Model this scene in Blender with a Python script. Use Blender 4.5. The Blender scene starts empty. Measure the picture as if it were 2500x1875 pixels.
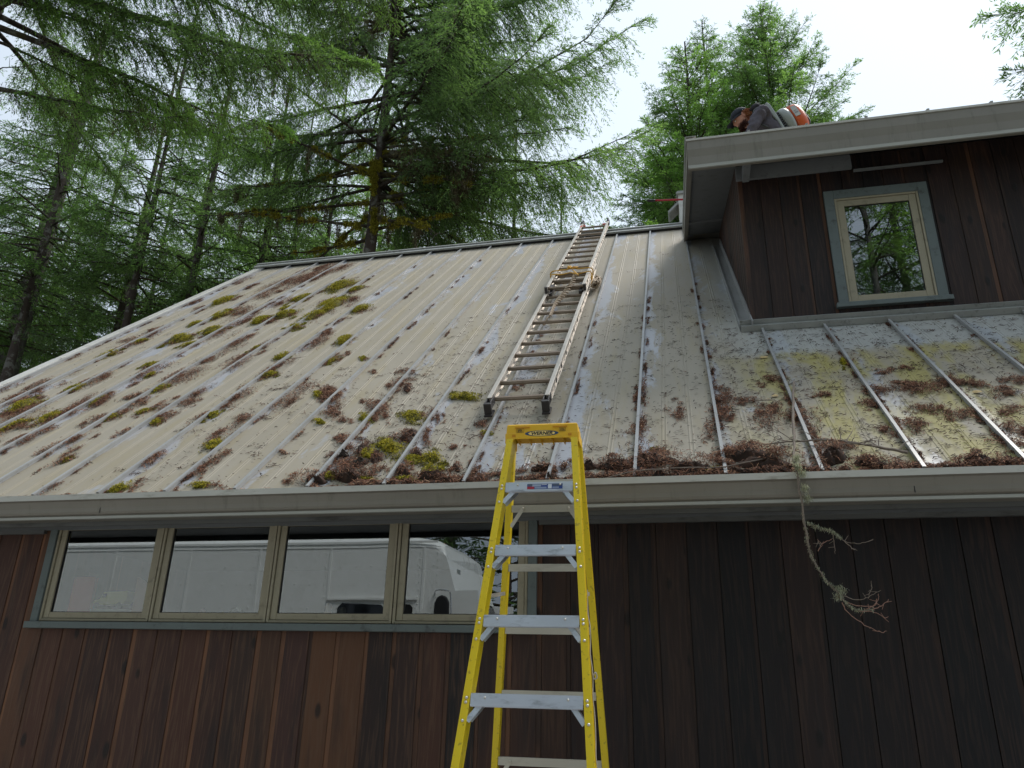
import bpy, bmesh, math, random
import numpy as np
from mathutils import Matrix, Vector
R_ = math.radians
scene = bpy.context.scene
COL = scene.collection

# ------------------------------------------------------------------ camera
cam_d = bpy.data.cameras.new("camera")
cam_d.sensor_width = 36.0
cam_d.lens = 36.0 * 1883.7 / 2500.0
cam_d.clip_start = 0.05
cam_d.clip_end = 3000.0
cam = bpy.data.objects.new("camera", cam_d)
COL.objects.link(cam)
def cam_axes(yaw, pitch, roll):
    cy, sy, cp, sp = math.cos(yaw), math.sin(yaw), math.cos(pitch), math.sin(pitch)
    f = Vector((-sy*cp, cy*cp, sp)); r = Vector((cy, sy, 0)); u = r.cross(f)
    r2 = r*math.cos(roll) + u*math.sin(roll); u2 = r2.cross(f)
    return r2, u2, f
_r, _u, _f = cam_axes(0.22531, 0.37114, 0.02531)
cam.matrix_world = Matrix(((_r.x, _u.x, -_f.x, 0), (_r.y, _u.y, -_f.y, 0), (_r.z, _u.z, -_f.z, 0), (0, 0, 0, 1)))
scene.camera = cam

# ------------------------------------------------------------------ light
SUN_EL, SUN_AZ = R_(58), R_(48)      # azimuth measured from +Y towards +X
world = bpy.data.worlds.new("World"); scene.world = world; world.use_nodes = True
wn = world.node_tree; wn.nodes.clear()
wo = wn.nodes.new("ShaderNodeOutputWorld"); wb = wn.nodes.new("ShaderNodeBackground")
sky = wn.nodes.new("ShaderNodeTexSky"); sky.sky_type = 'NISHITA'; sky.sun_disc = False
sky.sun_elevation = SUN_EL; sky.sun_rotation = SUN_AZ; sky.dust_density = 4.0; sky.air_density = 1.0; sky.ozone_density = 1.0
mixw = wn.nodes.new("ShaderNodeMixRGB"); mixw.inputs[0].default_value = 0.85
mixw.inputs[2].default_value = (9.2, 10.5, 12.0, 1)            # thin bright overcast
tcw = wn.nodes.new("ShaderNodeTexCoord"); nzw = wn.nodes.new("ShaderNodeTexNoise")
nzw.inputs['Scale'].default_value = 2.2; nzw.inputs['Detail'].default_value = 4
wn.links.new(tcw.outputs['Generated'], nzw.inputs['Vector'])
rmw = wn.nodes.new("ShaderNodeMapRange"); rmw.inputs['To Min'].default_value = 0.96; rmw.inputs['To Max'].default_value = 1.05
wn.links.new(nzw.outputs['Fac'], rmw.inputs['Value'])
vmw = wn.nodes.new("ShaderNodeVectorMath"); vmw.operation = 'SCALE'
wn.links.new(sky.outputs[0], mixw.inputs[1]); wn.links.new(mixw.outputs[0], vmw.inputs[0]); wn.links.new(rmw.outputs[0], vmw.inputs['Scale'])
# the cloud layer is brighter towards the hidden sun and dimmer away from it
dtw = wn.nodes.new("ShaderNodeVectorMath"); dtw.operation = 'DOT_PRODUCT'
dtw.inputs[1].default_value = (math.sin(SUN_AZ)*math.cos(SUN_EL), math.cos(SUN_AZ)*math.cos(SUN_EL), math.sin(SUN_EL))
wn.links.new(tcw.outputs['Generated'], dtw.inputs[0])
grw = wn.nodes.new("ShaderNodeMapRange"); grw.inputs['From Min'].default_value = -0.7; grw.inputs['From Max'].default_value = 0.9; grw.inputs['To Min'].default_value = 0.31; grw.inputs['To Max'].default_value = 0.72
wn.links.new(dtw.outputs['Value'], grw.inputs['Value'])
vm2 = wn.nodes.new("ShaderNodeVectorMath"); vm2.operation = 'SCALE'; wn.links.new(vmw.outputs[0], vm2.inputs[0]); wn.links.new(grw.outputs[0], vm2.inputs['Scale'])
wn.links.new(vm2.outputs[0], wb.inputs[0]); wb.inputs[1].default_value = 0.1
wn.links.new(wb.outputs[0], wo.inputs[0])
sun_d = bpy.data.lights.new("sun", 'SUN'); sun_d.energy = 2.4; sun_d.angle = R_(20); sun_d.color = (1.0, 0.96, 0.9)
sun = bpy.data.objects.new("sun", sun_d); COL.objects.link(sun)
sdir = Vector((math.sin(SUN_AZ)*math.cos(SUN_EL), math.cos(SUN_AZ)*math.cos(SUN_EL), math.sin(SUN_EL)))
sun.rotation_euler = sdir.to_track_quat('Z', 'Y').to_euler()
scene.view_settings.view_transform = 'Standard'; scene.view_settings.look = 'None'
scene.view_settings.gamma = 1.0; scene.view_settings.use_curve_mapping = False
scene.view_settings.exposure = 0.58
scene.cycles.max_bounces = 8; scene.cycles.transparent_max_bounces = 12

# ------------------------------------------------------------------ materials
def new_mat(name):
    m = bpy.data.materials.new(name); m.use_nodes = True
    nt = m.node_tree; b = nt.nodes["Principled BSDF"]
    return m, nt, b
def lk(nt, a, b): nt.links.new(a, b)
def texco(nt, scale=(1, 1, 1), kind='Object'):
    t = nt.nodes.new("ShaderNodeTexCoord"); mp = nt.nodes.new("ShaderNodeMapping")
    mp.inputs['Scale'].default_value = scale; lk(nt, t.outputs[kind], mp.inputs[0]); return mp.outputs[0]
def noise(nt, vec, scale, detail=4, rough=0.55, dist=0.0):
    n = nt.nodes.new("ShaderNodeTexNoise"); n.inputs['Scale'].default_value = scale; n.inputs['Detail'].default_value = detail
    n.inputs['Roughness'].default_value = rough; n.inputs['Distortion'].default_value = dist
    lk(nt, vec, n.inputs['Vector']); return n.outputs['Fac']
def ramp(nt, fac, stops):
    r = nt.nodes.new("ShaderNodeValToRGB"); e = r.color_ramp.elements
    while len(e) < len(stops): e.new(0.5)
    for i, (p, c) in enumerate(stops):
        e[i].position = p; e[i].color = (c, c, c, 1) if isinstance(c, (int, float)) else (*c, 1)
    lk(nt, fac, r.inputs[0]); return r.outputs[0]
def mix(nt, fac, a, b, mode='MIX'):
    m = nt.nodes.new("ShaderNodeMixRGB"); m.blend_type = mode
    for s, v in ((0, fac), (1, a), (2, b)):
        if isinstance(v, (int, float)): m.inputs[s].default_value = v if s == 0 else (v, v, v, 1)
        elif isinstance(v, tuple): m.inputs[s].default_value = (*v, 1)
        else: lk(nt, v, m.inputs[s])
    return m.outputs[0]
def mth(nt, op, a, b=0.0, clamp=False):
    m = nt.nodes.new("ShaderNodeMath"); m.operation = op; m.use_clamp = clamp
    for s, v in ((0, a), (1, b)):
        if isinstance(v, (int, float)): m.inputs[s].default_value = v
        else: lk(nt, v, m.inputs[s])
    return m.outputs[0]
def maprange(nt, v, a, b, c=0.0, d=1.0, smooth=True):
    m = nt.nodes.new("ShaderNodeMapRange"); m.interpolation_type = 'SMOOTHSTEP' if smooth else 'LINEAR'
    for k, x in zip(('From Min', 'From Max', 'To Min', 'To Max'), (a, b, c, d)): m.inputs[k].default_value = x
    lk(nt, v, m.inputs['Value']); return m.outputs[0]
def bump(nt, b, h, strength=0.3, dist=0.01):
    n = nt.nodes.new("ShaderNodeBump"); n.inputs['Strength'].default_value = strength; n.inputs['Distance'].default_value = dist
    lk(nt, h, n.inputs['Height']); lk(nt, n.outputs[0], b.inputs['Normal'])
def mat(name, col, rough=0.6, metal=0.0, var=0.12, scale=6.0, stretch=(1, 1, 1), spec=0.5, dirt=None, dirt_amt=0.5, bmp=0.0):
    """a plain surface with some wear: value noise plus optional dirt colour"""
    m, nt, b = new_mat(name); v = texco(nt, stretch)
    n = noise(nt, v, scale, 5)
    c = mix(nt, n, tuple(x*(1-var) for x in col), tuple(min(1, x*(1+var)) for x in col))
    if dirt:
        n2 = noise(nt, v, scale*2.7, 6, 0.7)
        f = mth(nt, 'MULTIPLY', maprange(nt, n2, 0.52, 0.75), dirt_amt)
        c = mix(nt, f, c, dirt)
    lk(nt, c, b.inputs['Base Color'])
    b.inputs['Metallic'].default_value = metal; b.inputs['Specular IOR Level'].default_value = spec
    r = mth(nt, 'ADD', mth(nt, 'MULTIPLY', mth(nt, 'SUBTRACT', n, 0.5), 0.25), rough, True); lk(nt, r, b.inputs['Roughness'])
    if bmp: bump(nt, b, noise(nt, v, scale*8, 3), bmp, 0.003)
    return m

# painted steel roof: dusty beige film, bare blue-grey streaks, yellow algae under the dormer
def roof_material():
    m, nt, b = new_mat("painted steel roof")
    t = nt.nodes.new("ShaderNodeTexCoord"); P = t.outputs['Object']
    sep = nt.nodes.new("ShaderNodeSeparateXYZ"); lk(nt, P, sep.inputs[0]); X, S = sep.outputs[0], sep.outputs[1]
    mp = nt.nodes.new("ShaderNodeMapping"); mp.inputs['Scale'].default_value = (1, 0.32, 1); lk(nt, P, mp.inputs[0])
    mp2 = nt.nodes.new("ShaderNodeMapping"); mp2.inputs['Scale'].default_value = (1, 0.12, 1); lk(nt, P, mp2.inputs[0])
    big = noise(nt, mp.outputs[0], 2.6, 8, 0.66, 0.5)
    streak = noise(nt, mp2.outputs[0], 9.0, 6, 0.6)
    edge = noise(nt, mp.outputs[0], 16, 6, 0.7)
    # distance to the seam on the panel's left: the wash runs down beside seams
    ph = mth(nt, 'FRACT', mth(nt, 'DIVIDE', mth(nt, 'ADD', X, 0.2424+46.5), 0.465))
    near = mth(nt, 'SUBTRACT', 1.0, maprange(nt, ph, 0.02, 0.42))
    k = mth(nt, 'ADD', mth(nt, 'MULTIPLY', big, 1.0), mth(nt, 'MULTIPLY', near, 0.16))
    k = mth(nt, 'ADD', k, mth(nt, 'MULTIPLY', mth(nt, 'SUBTRACT', edge, 0.5), 0.22))
    xr = maprange(nt, X, -2.9, -0.6)                        # the right half has been washed clean in more places
    k = mth(nt, 'ADD', k, mth(nt, 'MULTIPLY', xr, 0.06))
    bare = maprange(nt, k, 0.635, 0.73)
    tone = noise(nt, P, 0.9, 3)
    dust = mix(nt, tone, (0.262, 0.232, 0.176), (0.342, 0.308, 0.250))
    dust = mix(nt, mth(nt, 'MULTIPLY', maprange(nt, streak, 0.45, 0.7), 0.5), dust, (0.30, 0.25, 0.145))
    clean = mix(nt, streak, (0.29, 0.31, 0.355), (0.38, 0.39, 0.43))
    c = mix(nt, mth(nt, 'MULTIPLY', bare, 0.85), dust, clean)
    # bare bluish metal close under the dormer, then yellow algae lower down
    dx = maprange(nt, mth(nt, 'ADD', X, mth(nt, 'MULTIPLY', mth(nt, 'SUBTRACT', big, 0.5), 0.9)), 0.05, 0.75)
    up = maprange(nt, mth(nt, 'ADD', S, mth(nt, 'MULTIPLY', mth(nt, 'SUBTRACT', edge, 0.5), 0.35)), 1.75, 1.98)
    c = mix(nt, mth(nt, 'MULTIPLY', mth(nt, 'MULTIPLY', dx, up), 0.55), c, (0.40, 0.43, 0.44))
    alg = mth(nt, 'MULTIPLY', mth(nt, 'MULTIPLY', dx, mth(nt, 'SUBTRACT', 1.0, up)), maprange(nt, noise(nt, mp.outputs[0], 3.7, 6, 0.62, 0.4), 0.42, 0.6))
    c = mix(nt, mth(nt, 'MULTIPLY', alg, 0.92), c, (0.33, 0.285, 0.085))
    spk = noise(nt, P, 75, 3, 0.6)
    spa = mth(nt, 'MULTIPLY', maprange(nt, spk, 0.60, 0.70), maprange(nt, noise(nt, P, 2.4, 4), 0.38, 0.62))
    c = mix(nt, mth(nt, 'MULTIPLY', spa, 0.38), c, (0.12, 0.10, 0.07))
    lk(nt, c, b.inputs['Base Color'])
    r = mix(nt, bare, 0.66, 0.42); lk(nt, r, b.inputs['Roughness'])
    b.inputs['Metallic'].default_value = 0.0; b.inputs['Specular IOR Level'].default_value = 0.40
    wav = noise(nt, mp2.outputs[0], 3.0, 2)
    h = mth(nt, 'ADD', mth(nt, 'MULTIPLY', wav, 1.0), mth(nt, 'MULTIPLY', edge, 0.10)); bump(nt, b, h, 0.5, 0.012)
    return m
M_ROOF = roof_material()
M_SEAM = mat("seam metal", (0.30, 0.305, 0.305), 0.42, 0.0, 0.25, 9, (1, .4, 1), 0.6, (0.10, 0.09, 0.07), 0.6)
M_SEAM_DARK = mat("ridge flashing metal", (0.30, 0.31, 0.30), 0.45, 0.0, 0.25, 7, (1, .4, 1), 0.6, (0.06, 0.06, 0.05), 0.7)
M_GUT = mat("beige painted gutter", (0.215, 0.200, 0.172), 0.45, 0.0, 0.13, 3.2, (1.6, 1, .25), 0.45, (0.10, 0.092, 0.07), 0.5)
M_GUTLIP = mat("gutter lip", (0.50, 0.49, 0.45), 0.4, 0.0, 0.15, 5, (.3, 1, 1), 0.5, (0.16, 0.14, 0.09), 0.6)
M_FASCIA = mat("grey fascia paint", (0.115, 0.12, 0.12), 0.6, 0, 0.2, 4, (.3, 1, 1), 0.4, (0.035, 0.033, 0.03), 0.8)
M_SOFFIT = mat("soffit paint", (0.17, 0.18, 0.19), 0.65, 0, 0.15, 4, (1, 1, 1), 0.4, (0.05, 0.05, 0.05), 0.5)
M_TRIM = mat("grey-green window trim", (0.120, 0.145, 0.145), 0.6, 0, 0.2, 5, (1, 1, 1), 0.4, (0.035, 0.035, 0.03), 0.7, 0.1)
M_SASH = mat("tan sash paint", (0.30, 0.27, 0.195), 0.5, 0, 0.12, 5, (1, 1, 1), 0.45, (0.07, 0.06, 0.045), 0.5)
M_BLACK = mat("black rubber", (0.012, 0.012, 0.013), 0.5, 0, 0.2)
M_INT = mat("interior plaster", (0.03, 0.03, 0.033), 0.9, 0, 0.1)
M_SILL_IN = mat("interior shelf", (0.35, 0.33, 0.30), 0.6, 0, 0.1)

def siding_material():
    m, nt, b = new_mat("stained cedar siding")
    at = nt.nodes.new("ShaderNodeAttribute"); at.attribute_name = "tint"
    sepc = nt.nodes.new("ShaderNodeSeparateColor"); lk(nt, at.outputs['Color'], sepc.inputs[0])
    rnd, kind, fade = sepc.outputs[0], sepc.outputs[1], sepc.outputs[2]
    t = nt.nodes.new("ShaderNodeTexCoord")
    off = nt.nodes.new("ShaderNodeCombineXYZ"); lk(nt, mth(nt, 'MULTIPLY', rnd, 37.0), off.inputs[2]); lk(nt, mth(nt, 'MULTIPLY', rnd, 11.0), off.inputs[0])
    ad = nt.nodes.new("ShaderNodeVectorMath"); lk(nt, t.outputs['Object'], ad.inputs[0]); lk(nt, off.outputs[0], ad.inputs[1])
    mp = nt.nodes.new("ShaderNodeMapping"); mp.inputs['Scale'].default_value = (1, 1, 0.05); lk(nt, ad.outputs[0], mp.inputs[0])
    mp2 = nt.nodes.new("ShaderNodeMapping"); mp2.inputs['Scale'].default_value = (1, 1, 0.16); lk(nt, ad.outputs[0], mp2.inputs[0])
    warp = noise(nt, mp2.outputs[0], 6, 3, 0.5, 0.4)
    w = nt.nodes.new("ShaderNodeTexNoise"); w.inputs['Scale'].default_value = 95; w.inputs['Detail'].default_value = 4
    vm = nt.nodes.new("ShaderNodeVectorMath"); vm.operation = 'SCALE'; vm.inputs['Scale'].default_value = 0.10
    cx = nt.nodes.new("ShaderNodeCombineXYZ"); lk(nt, warp, cx.inputs[0]); lk(nt, cx.outputs[0], vm.inputs[0])
    a2 = nt.nodes.new("ShaderNodeVectorMath"); lk(nt, mp.outputs[0], a2.inputs[0]); lk(nt, vm.outputs[0], a2.inputs[1]); lk(nt, a2.outputs[0], w.inputs['Vector'])
    grain = w.outputs['Fac']
    blot = noise(nt, mp2.outputs[0], 7, 5, 0.6, 0.3)
    board = ramp(nt, rnd, [(0.0, (0.014, 0.012, 0.013)), (0.22, (0.062, 0.026, 0.018)), (0.45, (0.086, 0.035, 0.021)), (0.62, (0.028, 0.017, 0.016)), (0.80, (0.11, 0.048, 0.023)), (1.0, (0.060, 0.027, 0.022))])
    strip = ramp(nt, rnd, [(0.0, (0.055, 0.027, 0.019)), (0.5, (0.12, 0.056, 0.033)), (1.0, (0.20, 0.092, 0.048))])
    wearn = noise(nt, mp2.outputs[0], 14, 4, 0.6)
    strip = mix(nt, maprange(nt, wearn, 0.42, 0.62), strip, mix(nt, 0.55, board, strip))
    c = mix(nt, kind, board, strip)
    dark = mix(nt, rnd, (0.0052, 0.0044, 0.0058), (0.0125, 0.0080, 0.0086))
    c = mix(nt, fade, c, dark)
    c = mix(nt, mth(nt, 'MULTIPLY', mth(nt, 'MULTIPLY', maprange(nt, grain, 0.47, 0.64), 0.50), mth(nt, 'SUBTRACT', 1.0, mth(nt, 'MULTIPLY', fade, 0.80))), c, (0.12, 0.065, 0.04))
    c = mix(nt, mth(nt, 'MULTIPLY', maprange(nt, blot, 0.50, 0.72), 0.65), c, (0.010, 0.010, 0.012))
    # knots
    vo = nt.nodes.new("ShaderNodeTexVoronoi"); vo.voronoi_dimensions = '2D'; vo.inputs['Scale'].default_value = 3.1; vo.inputs['Randomness'].default_value = 1.0
    s3_ = nt.nodes.new("ShaderNodeSeparateXYZ"); lk(nt, ad.outputs[0], s3_.inputs[0]); c3_ = nt.nodes.new("ShaderNodeCombineXYZ"); lk(nt, s3_.outputs[0], c3_.inputs[0]); lk(nt, s3_.outputs[2], c3_.inputs[1])
    mp3 = nt.nodes.new("ShaderNodeMapping"); mp3.inputs['Scale'].default_value = (1.2, 0.55, 1); lk(nt, c3_.outputs[0], mp3.inputs[0]); lk(nt, mp3.outputs[0], vo.inputs['Vector'])
    kn = mth(nt, 'SUBTRACT', 1.0, maprange(nt, mth(nt, 'ADD', vo.outputs['Distance'], mth(nt, 'MULTIPLY', mth(nt, 'SUBTRACT', warp, 0.5), 0.10)), 0.03, 0.085))
    c = mix(nt, mth(nt, 'MULTIPLY', kn, 0.8), c, (0.006, 0.005, 0.005))
    lk(nt, c, b.inputs['Base Color']); b.inputs['Roughness'].default_value = 0.62; b.inputs['Specular IOR Level'].default_value = 0.35
    bump(nt, b, mth(nt, 'ADD', grain, mth(nt, 'MULTIPLY', kn, 1.5)), 0.35, 0.004)
    return m
M_SIDING = siding_material()

def glass_material(name, refl):
    m = bpy.data.materials.new(name); m.use_nodes = True; nt = m.node_tree; nt.nodes.clear()
    o = nt.nodes.new("ShaderNodeOutputMaterial"); mx = nt.nodes.new("ShaderNodeMixShader")
    tr = nt.nodes.new("ShaderNodeBsdfTransparent"); tr.inputs[0].default_value = (0.80, 0.84, 0.83, 1)
    gl = nt.nodes.new("ShaderNodeBsdfGlossy"); gl.inputs['Roughness'].default_value = 0.0; gl.inputs['Color'].default_value = (0.92, 0.97, 1.0, 1)
    fr = nt.nodes.new("ShaderNodeFresnel"); fr.inputs['IOR'].default_value = refl
    tc = texco(nt, (1, 1, 1)); n = noise(nt, tc, 1.3, 2); bp = nt.nodes.new("ShaderNodeBump"); bp.inputs['Strength'].default_value = 0.04; bp.inputs['Distance'].default_value = 0.02
    lk(nt, n, bp.inputs['Height']); lk(nt, bp.outputs[0], gl.inputs['Normal'])
    lk(nt, fr.outputs[0], mx.inputs[0]); lk(nt, tr.outputs[0], mx.inputs[1]); lk(nt, gl.outputs[0], mx.inputs[2]); lk(nt, mx.outputs[0], o.inputs[0])
    return m
M_GLASS = glass_material("window glass", 3.0)

def tint_material(name, stops, rough=0.75, transl=0.0, spec=0.3, nscale=0):
    """colour picked per element by the 'tint' attribute"""
    m, nt, b = new_mat(name)
    at = nt.nodes.new("ShaderNodeAttribute"); at.attribute_name = "tint"
    sp = nt.nodes.new("ShaderNodeSeparateColor"); lk(nt, at.outputs['Color'], sp.inputs[0])
    c = ramp(nt, sp.outputs[0], stops)
    if nscale:
        n = noise(nt, texco(nt), nscale, 3); c = mix(nt, maprange(nt, n, 0.35, 0.65, 0.0, 0.45), c, mix(nt, 0.5, c, (0.0, 0.0, 0.0)))
    lk(nt, c, b.inputs['Base Color']); b.inputs['Roughness'].default_value = rough; b.inputs['Specular IOR Level'].default_value = spec
    if transl:
        ts = nt.nodes.new("ShaderNodeBsdfTranslucent"); lk(nt, mix(nt, 1.0, c, (1.25, 1.35, 0.8), 'MULTIPLY'), ts.inputs[0])
        mx = nt.nodes.new("ShaderNodeMixShader"); mx.inputs[0].default_value = transl
        o = nt.nodes["Material Output"]; lk(nt, b.outputs[0], mx.inputs[1]); lk(nt, ts.outputs[0], mx.inputs[2]); lk(nt, mx.outputs[0], o.inputs[0])
    return m

# ------------------------------------------------------------------ mesh helpers
WM = {}
def link(o, parent=None, world=None):
    COL.objects.link(o)
    w = world if world is not None else Matrix.Identity(4)
    if parent is not None:
        o.parent = parent; o.matrix_parent_inverse = Matrix.Identity(4)
        o.matrix_basis = WM[parent.name].inverted() @ w
    else:
        o.matrix_basis = w
    WM[o.name] = w
    return o
class MB:
    def __init__(s): s.v = []; s.f = []; s.t = []; s.mi = []; s.parts = []
    def add(s, vs, fs, tint=None, mi=0):
        s.parts.append((vs, fs, tint, mi)); n = len(s.v); s.v += [tuple(p) for p in vs]; s.f += [tuple(i+n for i in f) for f in fs]
        s.t += [tint or (0.5, 0, 0)]*len(vs); s.mi += [mi]*len(fs)
    def box(s, a, b, tint=None, M=None, mi=0):
        x0, y0, z0 = a; x1, y1, z1 = b
        vs = [Vector(p) for p in ((x0,y0,z0),(x1,y0,z0),(x1,y1,z0),(x0,y1,z0),(x0,y0,z1),(x1,y0,z1),(x1,y1,z1),(x0,y1,z1))]
        if M: vs = [M @ v for v in vs]
        s.add(vs, [(0,3,2,1),(4,5,6,7),(0,1,5,4),(1,2,6,5),(2,3,7,6),(3,0,4,7)], tint, mi)
    def bar(s, p, q, w, h, up=(0,0,1), tint=None, mi=0, w2=None, h2=None):
        """box of w x h section from p to q"""
        p, q = Vector(p), Vector(q); d = (q-p).normalized(); r = d.cross(Vector(up)).normalized(); u = r.cross(d)
        vs = []
        for c, ww, hh in ((p, w, h), (q, w2 or w, h2 or h)):
            vs += [c-r*ww/2-u*hh/2, c+r*ww/2-u*hh/2, c+r*ww/2+u*hh/2, c-r*ww/2+u*hh/2]
        s.add(vs, [(0,1,2,3),(7,6,5,4),(0,4,5,1),(1,5,6,2),(2,6,7,3),(3,7,4,0)], tint, mi)
    def tube(s, pts, rad, n=8, tint=None, cap=True, mi=0):
        pts = [Vector(p) for p in pts]; rads = rad if isinstance(rad, (list, tuple)) else [rad]*len(pts)
        vs = []; fs = []; r0 = None
        for i, p in enumerate(pts):
            d = (pts[min(i+1, len(pts)-1)] - pts[max(i-1, 0)]).normalized()
            if r0 is None:
                r0 = d.cross(Vector((0, 0, 1))); r0 = r0 if r0.length > 0.01 else Vector((1, 0, 0))
            r0 = (r0 - d*r0.dot(d)).normalized(); u = d.cross(r0)
            for k in range(n):
                a = 2*math.pi*k/n; vs.append(p + (r0*math.cos(a)+u*math.sin(a))*rads[i])
        for i in range(len(pts)-1):
            for k in range(n):
                a, b = i*n+k, i*n+(k+1) % n; fs.append((a, b, b+n, a+n))
        if cap: fs.append(tuple(range(n-1, -1, -1))); fs.append(tuple(range((len(pts)-1)*n, len(pts)*n)))
        s.add(vs, fs, tint, mi)
    def prism(s, prof, a, b, axis='x', tint=None, mi=0):
        """closed profile extruded: profile is (y,z) for axis x, (x,z) for y, (x,y) for z"""
        n = len(prof); mk = {'x': lambda c, p: (c, p[0], p[1]), 'y': lambda c, p: (p[0], c, p[1]), 'z': lambda c, p: (p[0], p[1], c)}[axis]
        vs = [mk(a, p) for p in prof]+[mk(b, p) for p in prof]
        fs = [(i, (i+1) % n, (i+1) % n+n, i+n) for i in range(n)]+[tuple(range(n-1, -1, -1)), tuple(range(n, 2*n))]
        s.add(vs, fs, tint, mi)
    def sheet(s, prof, a, b, axis='x', tint=None):
        n = len(prof); mk = {'x': lambda c, p: (c, p[0], p[1]), 'y': lambda c, p: (p[0], c, p[1])}[axis]
        s.add([mk(a, p) for p in prof]+[mk(b, p) for p in prof], [(i, i+1, i+1+n, i+n) for i in range(n-1)], tint)
    def ball(s, c, r, n=8, m=5, tint=None, sc=(1, 1, 1), mi=0):
        vs = [(c[0], c[1], c[2]+r*sc[2])]
        for i in range(1, m):
            a = math.pi*i/m
            for k in range(n):
                b = 2*math.pi*k/n; vs.append((c[0]+r*sc[0]*math.sin(a)*math.cos(b), c[1]+r*sc[1]*math.sin(a)*math.sin(b), c[2]+r*sc[2]*math.cos(a)))
        vs.append((c[0], c[1], c[2]-r*sc[2])); L = len(vs)-1
        fs = [(0, 1+k, 1+(k+1) % n) for k in range(n)]
        for i in range(m-2):
            for k in range(n): a, b = 1+i*n+k, 1+i*n+(k+1) % n; fs.append((a, a+n, b+n, b))
        fs += [(L, 1+(m-2)*n+(k+1) % n, 1+(m-2)*n+k) for k in range(n)]
        s.add(vs, fs, tint, mi)
    def build(s, name, m, parent=None, world=None, smooth=False, bevel=0, recalc=True):
        me = bpy.data.meshes.new(name); me.from_pydata(s.v, [], s.f)
        for mm in (m if isinstance(m, (list, tuple)) else [m]): me.materials.append(mm)
        if any(s.mi): me.polygons.foreach_set('material_index', s.mi)
        at = me.color_attributes.new("tint", 'FLOAT_COLOR', 'POINT')
        at.data.foreach_set('color', np.array([(*t, 1.0) for t in s.t], dtype=np.float32).ravel())
        if recalc:
            bm = bmesh.new(); bm.from_mesh(me); bmesh.ops.recalc_face_normals(bm, faces=bm.faces); bm.to_mesh(me); bm.free()
        if smooth:
            me.polygons.foreach_set('use_smooth', [True]*len(me.polygons))
        o = bpy.data.objects.new(name, me); link(o, parent, world)
        if bevel:
            md = o.modifiers.new('bevel', 'BEVEL'); md.width = bevel; md.segments = 2; md.limit_method = 'ANGLE'; md.angle_limit = R_(40)
        return o
def build_split(mb, name, m, parent=None, world=None, **kw):
    """every piece added to mb becomes an object of its own"""
    out = []
    for vs, fs, tint, mi in mb.parts:
        q = MB(); q.add(vs, fs, tint, mi); out.append(q.build(name, m, parent, world, **kw))
    return out
def np_mesh(name, V, F4, m, tint=None, parent=None, world=None, smooth=False):
    """quads (n,4) or tris (n,3) straight from numpy"""
    me = bpy.data.meshes.new(name); V = np.asarray(V, dtype=np.float32); F = np.asarray(F4, dtype=np.int32); k = F.shape[1]
    me.vertices.add(len(V)); me.vertices.foreach_set('co', V.ravel())
    me.loops.add(F.size); me.loops.foreach_set('vertex_index', F.ravel())
    me.polygons.add(len(F)); me.polygons.foreach_set('loop_start', np.arange(0, F.size, k, dtype=np.int32))
    me.update(calc_edges=True)
    me.materials.append(m)
    if tint is not None:
        at = me.color_attributes.new("tint", 'FLOAT_COLOR', 'POINT')
        c = np.zeros((len(V), 4), dtype=np.float32); c[:, 0] = tint; c[:, 3] = 1; at.data.foreach_set('color', c.ravel())
    if smooth: me.polygons.foreach_set('use_smooth', [True]*len(F))
    o = bpy.data.objects.new(name, me); return link(o, parent, world)
def tag(o, label=None, cat=None, group=None, kind=None):
    if label: o['label'] = label
    if cat: o['category'] = cat
    if group: o['group'] = group
    if kind: o['kind'] = kind
    return o
def empty(name, loc, rz=0.0, label=None, cat=None, group=None):
    o = bpy.data.objects.new(name, None); o.empty_display_size = 0.2
    link(o, None, Matrix.Translation(loc) @ Matrix.Rotation(rz, 4, 'Z')); return tag(o, label, cat, group)
def copy_thing(o, world, label=None, group=None):
    r = o.copy(); COL.objects.link(r); r.matrix_basis = world; WM[r.name] = world
    if label: r['label'] = label
    if group: r['group'] = group
    for ch in o.children:
        c = ch.copy(); COL.objects.link(c); c.parent = r
        for g in ch.children:
            d = g.copy(); COL.objects.link(d); d.parent = c
    return r

# ------------------------------------------------------------------ key dimensions (metres, camera at the origin, ground 1.70 below it)
GZ = -1.70
TH = 0.7294; CT, ST = math.cos(TH), math.sin(TH)
YE, ZE = 4.013, 1.025                    # eave line
RL = 7.637                               # slope length eave to ridge
X0, SP = -0.2424, 0.465                  # seam grid
XL, XR = -6.40, 6.6                      # roof ends
YW = 4.33                                # front wall plane
YD = 5.93; XD = 0.627                    # dormer wall plane and its left corner
RM = Matrix.Translation((0, YE, ZE)) @ Matrix.Rotation(TH, 4, 'X')   # roof frame: x along the eave, y up the slope, z off the roof
def rp(x, s, off=0.0): return RM @ Vector((x, s, off))
RIDGE = rp(0, RL)
YB = 2*RIDGE.y - YE                      # back eave

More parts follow.
